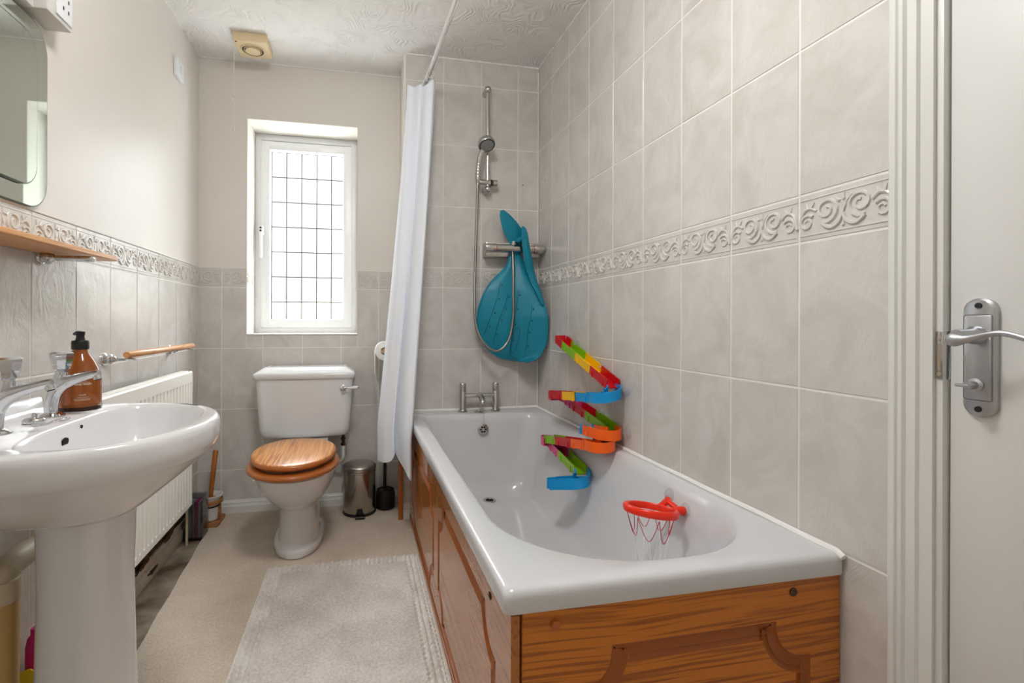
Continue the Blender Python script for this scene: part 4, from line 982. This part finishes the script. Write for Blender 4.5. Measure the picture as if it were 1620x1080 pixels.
mb = MB(); mb.lathe([(.019, 0), (.019, .001)], (.618, 2.262, .1612), (0, 0, 1), 24); link('drain_opening', mb, M_hole, dr)
# panels
def scallop(u0, u1, v0, v1, r, sh, n=9):
    """rectangle whose corners are scooped inward"""
    P = []
    def arc(cx, cy, a0, a1): return [(cx+r*cos(radians(a0+(a1-a0)*k/n)), cy+r*sin(radians(a0+(a1-a0)*k/n))) for k in range(n+1)]
    P += [(u0+r+sh, v0)]; P += [(u1-r-sh, v0)]; P += arc(u1-.0*sh, v0, 180, 90) if sh == 0 else [(u1-r-sh, v0+sh*.6)]+arc(u1-sh, v0+sh*.6, 180, 90)+[(u1, v0+r+sh*.6)]
    P += [(u1, v1-r-sh*.6)]+arc(u1-sh, v1-sh*.6, 270, 180)+[(u1-r-sh, v1)]
    P += [(u0+r+sh, v1)]+arc(u0+sh, v1-sh*.6, 0, -90)+[(u0, v1-r-sh*.6)]
    P += [(u0, v0+r+sh*.6)]+arc(u0+sh, v0+sh*.6, 90, 0)
    out = []
    for p in P:
        if not out or (abs(p[0]-out[-1][0])+abs(p[1]-out[-1][1])) > 1e-5: out.append(p)
    if abs(out[0][0]-out[-1][0])+abs(out[0][1]-out[-1][1]) < 1e-5: out.pop()
    return out
def offset(P, d):
    n = len(P); out = []
    ar = sum(P[i][0]*P[(i+1) % n][1]-P[(i+1) % n][0]*P[i][1] for i in range(n)); sg = 1 if ar > 0 else -1
    for i in range(n):
        a, b, c = P[i-1], P[i], P[(i+1) % n]
        e1 = Vector((b[0]-a[0], b[1]-a[1])).normalized(); e2 = Vector((c[0]-b[0], c[1]-b[1])).normalized()
        n1 = Vector((-e1.y, e1.x))*sg; n2 = Vector((-e2.y, e2.x))*sg; m = n1+n2
        if m.length < 1e-6: m = n1
        m.normalize(); k = d/max(.5, m.dot(n1)); out.append((b[0]+m.x*k, b[1]+m.y*k))
    return out
def routed(mb, f, u0, u1, v0, v1, th, shapes):
    outer = [(u0, v0), (u1, v0), (u1, v1), (u0, v1)]
    oF = mb.ring([f(p[0], p[1], 0) for p in outer]); oB = mb.ring([f(p[0], p[1], -th) for p in outer])
    mb.bridge(oF, oB, 0); mb.face(oB, 0)
    holes = []
    for sh in shapes:
        lv = [(0, 0), (.0025, -.0045), (.007, -.006), (.016, -.0045), (.022, -.0015), (.0235, -.0045), (.026, -.0045), (.034, .0)]
        rs = []
        for d, h in lv:
            q = offset(sh, d); rs.append((mb.ring([f(p[0], p[1], h) for p in q]), q))
        for a, b in zip(rs, rs[1:]): mb.bridge(a[0], b[0], 1)
        mb.fill(rs[-1][0], rs[-1][1], 0)
        holes.append((rs[0][0], sh))
    mb.fill(oF, outer, 0, holes)
mb = MB(); routed(mb, lambda u, v, o: (u, .812-o, v), .282, .954, .004, .508, .016, [scallop(.372, .884, .085, .430, .062, .018)])
ep = link('end_panel', mb, [M_pine_x, M_pine_groove], t, sharp=22); ep['label'] = 'varnished pine end panel with routed scalloped moulding'
for x, z, c in ((.342, .482, 1), (.842, .484, 0)):
    mb = MB(); mb.lathe([(.0085, -.001), (.0085, .002), (.0075, .006 if c else .003), (.004, .007 if c else .002), (0, .007 if c else .001)], (x, .812, z), (0, -1, 0), 20); link('screw_cover', mb, M_oak_edge if c else M_brass, ep)
mb = MB(); routed(mb, lambda u, v, o: (.263-o, u, v), .818, 2.508, .004, .500, .016, [scallop(.915, 1.615, .045, .432, .062, .018), scallop(1.700, 2.400, .040, .410, .062, .018)])
sdp = link('side_panel', mb, [M_pine_y, M_pine_groove], t, sharp=22); sdp['label'] = 'varnished pine side panel with two routed fields'
mb = MB(); mb.box(.2600, .2625, .818, 2.508, .004, .030, .001); link('plinth_strip', mb, M_pine_groove, sdp)
mb = MB(); mb.lathe([(.0075, -.001), (.0075, .002), (.004, .003), (0, .001)], (.263, .955, .462), (-1, 0, 0), 16); link('screw_cover', mb, M_brass, sdp)

# bath filler
t = thing('bath_tap', 'chrome bath filler tap with two pillars at the far end', 'tap', (.615, 2.455, BZ))
mb = MB()
for x in (.527, .702):
    mb.lathe([(.026, 0), (.026, .004), (.019, .008), (.0175, .012), (.0175, .100), (.0165, .102), (.0175, .104), (.0175, .142), (.015, .146), (0, .147)], (x, 2.457, BZ), (0, 0, 1), 32)
mb.tube([(.53, 2.457, BZ+.082), (.70, 2.457, BZ+.082)], .0115, 20)
mb.tube(catmull([(.615, 2.455, BZ+.083), (.615, 2.43, BZ+.084), (.615, 2.405, BZ+.074), (.615, 2.388, BZ+.058), (.615, 2.385, BZ+.048)], 5), [.016]*4+[.0145]*17, 20)
link('tap_body', mb, M_chrome_d, t, sharp=50)
mb = MB()
for x, a in ((.527, 1), (.702, -1)): mb = MB(); mb.tube([(x+.006, 2.443, BZ+.125), (x+.009, 2.434, BZ+.127)], .003, 8); link('lever_pin', mb, M_chrome_d, t)
t = thing('bath_plug', 'bath plug on the rim between the tap pillars with its chain', 'plug', (.605, 2.425, BZ))
mb = MB(); mb.lathe([(.024, 0), (.026, .003), (.026, .006), (.020, .009), (.005, .010), (.004, .016), (0, .017)], (.603, 2.428, BZ), (0, 0, 1), 24); link('plug', mb, M_chrome_d, t)
mb = MB(); mb.tube(catmull([(.603, 2.428, BZ+.014), (.612, 2.405, BZ+.010), (.617, 2.388, BZ+.003), (.617, 2.376, BZ-.012), (.617, 2.362, .49), (.613, 2.360, .478)], 5), .0013, 6)
link('chain', mb, M_chrome_d, t)

# ------------------------------------------------------------ shower
t = thing('shower_riser', 'chrome shower riser rail with slider on the alcove wall', 'shower rail', (.656, 2.467, 1.7))
rx, ry = .656, 2.462
mb = MB(); mb.tube([(rx, ry, 1.70), (rx, ry, 2.215)], .0105, 20); link('rail', mb, M_chrome_d, t)
for z in (2.217, 1.700):
    mb = MB(); mb.lathe([(.017, 0), (.017, YA-ry-.004), (.019, YA-ry)], (rx, ry, z), (0, 1, 0), 24); bmesh.ops.create_uvsphere(mb.b, u_segments=24, v_segments=14, radius=.0195, matrix=Matrix.Translation((rx, ry-.002, z))); link('wall_bracket', mb, M_chrome_d, t)
mb = MB(); sz = 1.735
mb.tube([(.592, ry-.006, sz), (.655, ry-.006, sz)], .0135, 20); mb.lathe([(.016, 0), (.016, .022)], (.648, ry, sz), (1, 0, 0), 20)
mb.lathe([(.011, 0), (.011, .012), (.017, .014), (.017, .036), (.014, .038)], (.670, ry, sz), (1, 0, 0), 24); link('slider', mb, M_chrome_d, t)
mb = MB(); mb.tube([(rx+.0165, ry, sz), (rx+.022, ry, sz)], .0175, 20); link('slider_ring', mb, M_black, t)
t = thing('handheld_shower', 'chrome handheld shower head held on the riser rail', 'shower head', (.60, 2.44, 1.74))
mb = MB()
hp = catmull([(.598, 2.440, sz-.02), (.598, 2.438, sz+.03), (.600, 2.432, sz+.075), (.606, 2.424, sz+.118), (.618, 2.412, sz+.150)], 6)
mb.tube(hp, [.008]*3+[.0125]*12+[.014]*(len(hp)-15), 20)
for i in range(5, 18, 2): mb.tube([hp[i]-Vector((0, 0, .002)), hp[i]+Vector((0, 0, .002))], .0138, 16)
link('handle', mb, M_chrome_d, t)
ax = Vector((.08, -.6, -.95)).normalized(); hc = Vector((.634, 2.398, 1.908))
mb = MB(); mb.lathe([(.016, -.042), (.031, -.036), (.041, -.022), (.0455, -.006), (.045, .002), (.042, .006), (.040, .006)], hc, ax, 40); hh = link('head_shell', mb, M_chrome_d, t)
mb = MB(); mb.lathe([(.040, .0), (.038, .007), (.034, .0075)], hc, ax, 40); link('face_ring', mb, M_black, hh)
mb = MB(); mb.lathe([(.0345, .005), (.033, .009), (0, .010)], hc, ax, 40); link('spray_plate', mb, mat('grey_rubber', srgb(150, 152, 150), .5), hh)
mb = MB(); u_ = ax.cross(Vector((0, 0, 1))).normalized(); v_ = ax.cross(u_)
for rr_, k_ in ((.026, 14), (.017, 9), (.008, 5)):
    for k in range(k_): mb.lathe([(.0017, 0), (.0014, .0015)], hc+ax*.0093+(u_*cos(2*pi*k/k_)+v_*sin(2*pi*k/k_))*rr_, ax, 6)
nz_ = link('nozzle', mb, M_black, hh); nz_['kind'] = 'stuff'
# mixer
MY = 2.415
t = thing('shower_mixer', 'chrome thermostatic shower mixer bar under the teal mat', 'mixer', (.79, MY, 1.39))
mb = MB(); mb.tube([(.690, MY, 1.392), (.890, MY, 1.392)], .0205, 28)
mb.box(.645, .935, MY+.028, YA-.002, 1.352, 1.426, .004); mb.tube([(.72, MY, 1.392), (.72, YA, 1.392)], .018, 16); mb.tube([(.86, MY, 1.392), (.86, YA, 1.392)], .018, 16)
link('mixer_body', mb, M_chrome_d, t)
for x0, x1 in ((.632, .686), (.894, .944)):
    mb = MB(); mb.tube([(x0, MY, 1.392), (x0+.003, MY, 1.392), (x1, MY, 1.392)], [.021, .0225, .0225], 28); link('control_knob', mb, M_chrome_d, t)
mb = MB(); mb.lathe([(.0227, 0), (.0227, .0015)], (.6865, MY, 1.392), (1, 0, 0), 28); link('marker_ring', mb, M_red, t); mb = MB(); mb.lathe([(.0227, 0), (.0227, .0015)], (.892, MY, 1.392), (1, 0, 0), 28); link('marker_ring', mb, M_red, t)
mb = MB(); mb.lathe([(.011, .018), (.011, .026), (.013, .028), (.010, .036), (.004, .038)], (.785, MY, 1.392), (0, 0, 1), 16); link('diverter', mb, M_chrome, t)
mb = MB()
hose = catmull([(.598, 2.440, sz-.02), (.595, 2.442, 1.60), (.590, 2.440, 1.45), (.583, 2.430, 1.30), (.576, 2.41, 1.15), (.574, 2.39, 1.03), (.592, 2.37, .945), (.628, 2.355, .892), (.672, 2.35, .868), (.715, 2.35, .890), (.748, 2.355, .945), (.765, 2.362, 1.04), (.768, 2.37, 1.15), (.772, 2.385, 1.27), (.776, 2.405, 1.36), (.776, 2.412, 1.375)], 10)
mb.tube(hose, .0068, 10)
tag(link('shower_hose', mb, mat('hose_steel', srgb(150, 146, 142), .32, 1, bump=(400, .3, .001)), loc=(.68, 2.4, .88)), 'steel shower hose looping down over the teal mat', 'hose')

# ------------------------------------------------------------ teal whale-shaped bath mat hanging on the mixer
t = thing('rubber_mat', 'teal whale shaped rubber mat hanging over the shower mixer', 'rubber mat', (.80, 2.43, .82))
def lerp(T, x):
    for (a, b) in zip(T, T[1:]):
        if a[0] <= x <= b[0]:
            k = (x-a[0])/(b[0]-a[0]); return [a[i]+(b[i]-a[i])*k for i in range(1, len(a))]
    return list(T[-1][1:]) if x > T[-1][0] else list(T[0][1:])
# body: (z, xleft, xright, y)
BT = [(.812, .800, .840, 2.462), (.818, .762, .872, 2.462), (.830, .725, .895, 2.461), (.850, .690, .912, 2.458), (.885, .648, .928, 2.452), (.93, .618, .938, 2.446), (.98, .602, .940, 2.440), (1.03, .598, .938, 2.436), (1.08, .604, .932, 2.434), (1.13, .620, .922, 2.432), (1.18, .643, .908, 2.432), (1.22, .672, .894, 2.436), (1.26, .712, .878, 2.441), (1.30, .750, .862, 2.446), (1.34, .768, .846, 2.447), (1.375, .764, .836, 2.447), (1.42, .776, .838, 2.447), (1.45, .79, .838, 2.45)]
rows = []; nz = 60
for i in range(nz+1):
    z = BT[0][0]+(BT[-1][0]-BT[0][0])*(i/nz)**1.15
    xl, xr, y = lerp(BT, z)
    row = []
    lean = max(0, min(1, (1.34-z)/.30))
    for j in range(25):
        s_ = j/24; x = xl+(xr-xl)*s_
        e = min(s_, 1-s_)*2
        row.append((x, y-.012*sin(pi*s_)+.006*(1-e)**3+ .006*sin(s_*9+z*8)*(e**.5)-.105*lean*s_**2.2, z))
    rows.append(row)
mb = MB(); mb.sheet(rows, .006); body = link('mat_body', mb, M_teal, t, sharp=60)
# raised rim round the body, and tail fluke leaf
mb = MB(); edge = [rows[i][0] for i in range(0, 45)][::-1]+rows[0][1:-1]+[rows[i][-1] for i in range(0, 52)]
mb.tube(catmull([Vector(p)+Vector((0, -.002, 0)) for p in edge[::2]], 3), .0052, 8); link('mat_rim', mb, M_teal, body, sharp=60)
FT = [(1.36, .812, .836, 2.450), (1.41, .782, .860, 2.447), (1.45, .752, .862, 2.44), (1.49, .730, .838, 2.432), (1.53, .716, .802, 2.424), (1.56, .710, .768, 2.420), (1.578, .712, .742, 2.418), (1.585, .716, .730, 2.418)]
rows2 = []
for i in range(25):
    z = 1.36+(1.585-1.36)*i/24; xl, xr, y = lerp(FT, z)
    rows2.append([(xl+(xr-xl)*j/10, y-.010*sin(pi*j/10)*(i/24)-.016*(1 if i > 12 else i/12)*0, z) for j in range(11)])
mb = MB(); mb.sheet(rows2, .006); fk = link('tail_fluke', mb, M_teal, t, sharp=60)
# folded strip passing in front of the bar and down the right edge
ST = [(1.505, .832, .846, 2.41), (1.49, .824, .850, 2.392), (1.46, .820, .852, 2.378), (1.42, .820, .856, 2.372), (1.38, .824, .864, 2.372), (1.33, .834, .878, 2.378), (1.28, .850, .892, 2.392), (1.22, .868, .904, 2.378), (1.16, .890, .918, 2.352), (1.10, .912, .926, 2.340)][::-1]
rows3 = []
for i in range(31):
    z = 1.10+(1.505-1.10)*i/30; xl, xr, y = lerp(ST, z)
    rows3.append([(xl+(xr-xl)*j/6, y+.004*cos(j)+.014*(j/6), z) for j in range(7)])
mb = MB(); mb.sheet(rows3, .006); mb.tube([Vector(r[0])+Vector((-.001, -.002, 0)) for r in rows3], .0045, 8); link('folded_edge', mb, M_teal, t, sharp=60)
# over the top of the bar: small bridging flap joining fluke and strip
mb = MB(); mb.sheet([[(.790+.045*j/5, 2.448-.076*i/6, 1.418+.012*sin(pi*i/6)+.03*(j/5)) for j in range(6)] for i in range(7)], .006); link('flap', mb, M_teal, t)
# moulded whisker lines and suction dimples
mb = MB()
def on(x, z): 
    xl, xr, y = lerp(BT, z); s_ = (x-xl)/(xr-xl); e = min(s_, 1-s_)*2
    return (x, y-.012*sin(pi*s_)+.006*(1-max(e, 0))**3+.006*sin(s_*9+z*8)*(max(e, 0)**.5)-.0035-.105*max(0, min(1, (1.34-z)/.30))*max(0, s_)**2.2, z)
for ln in ([(.715, 1.22), (.700, 1.15), (.678, 1.08), (.655, 1.01), (.636, .95)], [(.752, 1.16), (.735, 1.10), (.712, 1.04), (.694, .97), (.684, .90)], [(.806, 1.17), (.796, 1.10), (.782, 1.02), (.774, .94), (.768, .86)], [(.868, 1.10), (.862, 1.04), (.852, .98), (.848, .91), (.842, .86)]):
    mb.tube([on(x, z) for x, z in [(q.x, q.y) for q in catmull([(a, b, 0) for a, b in ln], 5)]], .0013, 6)
    for (x, z) in ln[:-1]: mb.lathe([(.0042, -.001), (.0042, .0015)], on(x+.006, z-.02), (0, -1, 0), 10)
mb.tube([on(x, z) for x, z in [(q.x, q.y) for q in catmull([(.770, .86, 0), (.79, .855, 0), (.80, .90, 0), (.812, .95, 0), (.806, .985, 0), (.792, .98, 0)], 5)]], .0013, 6)
link('moulded_lines', mb, M_teal_d, body)

# ------------------------------------------------------------ slide toy on the wall
def channel(mb, pts, w=.052, h=.034, th=.003, mi=0, side=None):
    """open U-shaped trough swept along pts; side keeps the trough's cross axis horizontal"""
    P = [Vector(p) for p in pts]; prof = [(-w/2, h), (-w/2, 0), (w/2, 0), (w/2, h), (w/2-th, h), (w/2-th, th), (-w/2+th, th), (-w/2+th, h)]
    rings = []
    for i, p in enumerate(P):
        d = (P[min(i+1, len(P)-1)]-P[max(i-1, 0)]); d.normalize()
        s_ = d.cross(Vector((0, 0, 1))); s_ = s_.normalized() if s_.length > 1e-5 else Vector((1, 0, 0))
        up = s_.cross(d)
        rings.append(mb.ring([p+s_*a+up*b for a, b in prof]))
    for a, b in zip(rings, rings[1:]): mb.bridge(a, b, mi)
    mb.face(rings[0][::-1], mi); mb.face(rings[-1], mi)
def cup(mb, p, ax, r=.020):
    mb.lathe([(r, 0), (r*.92, .0015), (r*.45, .006), (r*.28, .010), (r*.28, .016)], p, ax, 24)
LA, LB = .925, .865
def seg(par, a, b, m, name='track'):
    mb = MB(); A_, B_ = Vector(a), Vector(b); d = (B_-A_)
    channel(mb, [A_+d*.0, A_+d*.5, B_+d*.0])
    # little clip lugs on the outer side
    for k in (.2, .8): 
        q = A_+d*k; mb.box(q.x-.0290, q.x-.0255, q.y-.003, q.y+.003, q.z-.002, q.z+.020)
    return link(name, mb, m, par, sharp=30)
def turn(par, a, b, m, bulge, name='curve'):
    """U-turn from a (lane) to b (other lane), bulging along y"""
    A_, B_ = Vector(a), Vector(b); c = (A_+B_)/2; r = (A_-B_)/2; pts = []
    pts.append(A_+Vector((0, -math.copysign(.02, bulge)*1, 0)))
    for k in range(13):
        an = pi*k/12; q = c+r*cos(an)+Vector((0, bulge*sin(an), 0)); pts.append(q)
    pts.append(B_+Vector((0, -math.copysign(.02, bulge), 0)))
    mb = MB(); channel(mb, pts, .050, .038); return link(name, mb, m, par, sharp=30)
t = thing('slide_toy', 'upper zigzag ball slide toy of bright plastic on tiled wall', 'toy slide', (.93, 1.85, .65), 'ball slide toys')
p = lambda x, y, z: (x, y, z)
def cups(par, pts):
    for q in pts:
        mb = MB(); cup(mb, q, (-1, 0, 0)); link('suction_cup', mb, M_cup, par)
T0, T1 = Vector((LA, 2.09, .900)), Vector((LA, 1.665, .768))
def at(k): return T0+(T1-T0)*k
mb = MB(); channel(mb, [at(-.10)+Vector((-.004, 0, .004)), at(-.04), at(.04)], .054, .036); mb.box(LA-.030, LA+.022, 2.131, 2.135, .915, .952, .001); link('end_cap', mb, M_red, t, sharp=30)
seg(t, at(.02), at(.36), M_green); seg(t, at(.36), at(.68), M_yellow); seg(t, at(.68), at(1.0), M_red)
turn(t, (LA, 1.665, .745), (LB, 1.665, .718), M_blue, -.045)
U0, U1 = Vector((LB, 1.685, .716)), Vector((LB, 2.07, .672))
def at2(k): return U0+(U1-U0)*k
seg(t, at2(0), at2(.30), M_blue); seg(t, at2(.28), at2(.62), M_yellow); seg(t, at2(.62), at2(1.0), M_red)
turn(t, (LB, 2.07, .665), (LA, 2.06, .655), M_pink, .035)
V0, V1 = Vector((LA, 2.04, .652)), Vector((LA, 1.675, .600))
def at3(k): return V0+(V1-V0)*k
seg(t, at3(0), at3(.20), M_pink); seg(t, at3(.20), at3(.55), M_red); seg(t, at3(.55), at3(1.0), M_green)
turn(t, (LA, 1.665, .590), (LB, 1.665, .590), M_orange, -.045)
seg(t, (LB, 1.68, .590), (LB, 1.735, .588), M_orange); seg(t, (LB, 1.735, .588), (LB, 1.755, .588), M_blue)
cups(t, [(XR-.003, 2.03, .915), (XR-.003, 1.80, .835), (XR-.003, 1.615, .765), (XR-.003, 1.80, .655), (XR-.003, 1.605, .615)])
t = thing('slide_toy', 'lower zigzag ball slide toy hanging inside the bathtub', 'toy slide', (.87, 1.85, .4), 'ball slide toys')
LC, LD = .900, .848
turn(t, (LC, 1.665, .556), (LD, 1.665, .542), M_orange, -.045)
seg(t, (LC, 1.675, .562), (LC, 1.72, .566), M_dblue)
W0, W1 = Vector((LD, 1.685, .540)), Vector((LD, 2.085, .470))
def at4(k): return W0+(W1-W0)*k
seg(t, at4(0), at4(.28), M_orange); seg(t, at4(.28), at4(.68), M_red); seg(t, at4(.68), at4(1.0), M_green)
turn(t, (LD-.01, 2.085, .460), (.862, 2.06, .452), M_pink, .03)
X0_, X1_ = Vector((.862, 2.06, .450)), Vector((.846, 1.765, .422))
def at5(k): return X0_+(X1_-X0_)*k
seg(t, at5(0), at5(.38), M_pink); seg(t, at5(.38), at5(1.0), M_green)
mb = MB(); channel(mb, catmull([(.848, 1.770, .412), (.842, 1.735, .400), (.822, 1.722, .392), (.800, 1.738, .382), (.778, 1.775, .370), (.758, 1.812, .358)], 5), .056, .042); link('curve', mb, M_blue, t, sharp=30)
mb = MB(); mb.box(.730, .783, 1.815, 1.819, .358, .402, .0015); link('end_cap', mb, M_blue, t)
mb = MB(); bmesh.ops.create_uvsphere(mb.b, u_segments=20, v_segments=12, radius=.014, matrix=Matrix.Translation((LC, 1.70, .582)))
tag(link('ball', mb, M_dblue, loc=(LC, 1.70, .582)), 'dark blue ball lying in the orange bend of the slide', 'ball')
for q, a in (((.880, 1.76, .425), (-1, 0, .15)), ((.884, 1.90, .455), (-1, 0, .15))):
    mb = MB(); cup(mb, q, a); link('suction_cup', mb, M_cup, t)

# ------------------------------------------------------------ basketball hoop toy
t = thing('basketball_hoop', 'red orange toy basketball hoop with net stuck inside the bath', 'toy hoop', (.80, 1.29, .45))
HC = Vector((.790, 1.212, .498)); HR = .066
Rm = Matrix.Rotation(radians(8), 4, 'Y') @ Matrix.Rotation(radians(-7), 4, 'X')
mb = MB(); rs = []
for k in range(48):
    a = 2*pi*k/48; rg = []
    for (dr, dz) in ((-.006, -.008), (.004, -.010), (.007, -.004), (.007, .006), (.003, .010), (-.004, .010), (-.007, .006)):
        q = Rm @ Vector(((HR+dr)*cos(a), (HR+dr)*sin(a), dz)); rg.append(HC+q)
    rs.append(mb.ring(rg))
for i in range(48): mb.bridge(rs[i], rs[(i+1) % 48])
mb.tube([HC+Rm @ Vector((HR*.75, .035, .0)), (.876, 1.262, .500), (.884, 1.272, .498)], [.009, .009, .010], 10)
mb.tube([HC+Rm @ Vector((HR*.85, -.012, -.002)), (.872, 1.205, .494), (.886, 1.206, .490)], [.011, .011, .013], 10)
mb.tube([(.876, 1.262, .499), (.874, 1.206, .493)], .008, 10); mb.tube([(.866, 1.225, .490), (.866, 1.222, .468)], [.009, .007], 10)
link('hoop_ring', mb, M_hoop, t, sharp=45)
mb = MB()
for q in ((.897, 1.285, .505), (.896, 1.208, .492)): mb = MB(); cup(mb, q, (-1, 0, .25), .022); link('suction_cup', mb, M_cup, t)
def net(r_top, z_top, r_bot, z_bot, nseg, ph, m, nm):
    mb = MB()
    for k in range(nseg):
        a0 = 2*pi*(k+ph)/nseg; a1 = a0+2*pi/nseg*.5; a2 = a0+2*pi/nseg
        pts = []
        for s_ in range(9):
            u = s_/8; a = a0+(a2-a0)*u; dip = sin(pi*u)**.8
            r = r_top+(r_bot-r_top)*dip; pts.append(HC+Vector((r*cos(a), r*sin(a), z_top+(z_bot-z_top)*dip+.006*sin(k*2.3)*dip)))
        mb.tube(pts, .0010, 5)
    return link(nm, mb, m, t)
net(.062, -.006, .046, -.070, 7, 0, M_string_r, 'net_string')
net(.046, -.064, .034, -.165, 7, .5, M_string_w, 'net_cord')

# ------------------------------------------------------------ shower rail and curtain
t = thing('curtain_rail', 'white shower curtain rail running under the ceiling', 'rail', (.34, 2.517, 2.21))
RZ = 2.225
rp = [(.330, YA-.002, RZ), (.345, 2.1, RZ), (.362, 1.7, RZ), (.372, 1.2, RZ), (.375, .95, RZ), (.395, .88, RZ), (.45, .86, RZ), (XR-.004, .86, RZ)]
mb = MB(); mb.tube(catmull(rp, 6), .0095, 14); link('rail_tube', mb, mat('rail_white', srgb(228, 226, 224), .35), t)
mb = MB(); mb.tube([Vector(q)+Vector((.0065, 0, -.0055)) for q in catmull(rp[:5], 6)], .0042, 8); link('rail_slot', mb, M_chrome_d, t)
mb = MB(); mb.lathe([(.022, 0), (.022, .004), (.012, .012)], (.330, YA-.0022, RZ), (0, -1, 0), 24); link('rail_flange', mb, M_white, t)
t = thing('shower_curtain', 'white fabric shower curtain gathered at the end of its rail', 'curtain', (.28, 2.38, 2.2))
TZ, BZc = 2.175, .335
# footprint of the gathered folds (x, y): bunched at top, splayed outside the bath at the bottom
top_p = [(.246, 2.468), (.236, 2.430), (.250, 2.398), (.276, 2.400), (.296, 2.412), (.306, 2.400), (.322, 2.360), (.350, 2.350), (.364, 2.372), (.362, 2.400), (.374, 2.418), (.362, 2.468)]
bot_p = [(.140, 2.470), (.096, 2.440), (.116, 2.388), (.146, 2.362), (.166, 2.352), (.182, 2.372), (.200, 2.300), (.220, 2.200), (.236, 2.195), (.238, 2.270), (.232, 2.350), (.222, 2.440)]
nT = len(top_p)
def cpt(tz):
    s_ = min(1, tz*1.10)**1.15
    out = []
    for a, b in zip(top_p, bot_p):
        x = a[0]+(b[0]-a[0])*s_; y = a[1]+(b[1]-a[1])*s_; out.append((x, y))
    return out
rows = []
for i in range(61):
    tz = i/60; P_ = catmull([(x, y, 0) for x, y in cpt(tz)], 8)
    row = []
    for j, q in enumerate(P_):
        u = j/(len(P_)-1)
        z = TZ+(BZc-TZ)*tz
        if i == 0: z += .012*sin(u*21)
        z += tz*(.045*math.exp(-((u-.42)/.10)**2) - .035*math.exp(-((u-.72)/.08)**2)) * (1 if i > 30 else 0)*max(0, (tz-.5)*2)
        row.append((q.x+.0015*sin(u*31+tz*3)*(.3+tz), q.y+.002*sin(u*27+1)*(.3+tz), z))
    rows.append(row)
mb = MB(); mb.sheet(rows, .0012); link('curtain_cloth', mb, M_curtain, t, sharp=80)
for (x, y) in ((.335, 2.45), (.338, 2.40), (.340, 2.36)):
    mb = MB(); mb.tube([(x+.017*cos(a), y, RZ-.008+.017*sin(a)) for a in [2*pi*k/20 for k in range(20)]], .0018, 6, closed=True); link('curtain_ring', mb, M_upvc, t)
# old screw holes in the tiles
for q, ax_ in (((.867, YA-.0024, 1.750), (0, -1, 0)), ((XR-.0024, 2.421, 1.753), (-1, 0, 0))):
    mb = MB(); mb.lathe([(.0035, 0), (.003, .0008)], q, ax_, 10); link('screw_hole', mb, M_hole, al if ax_[1] else wr)
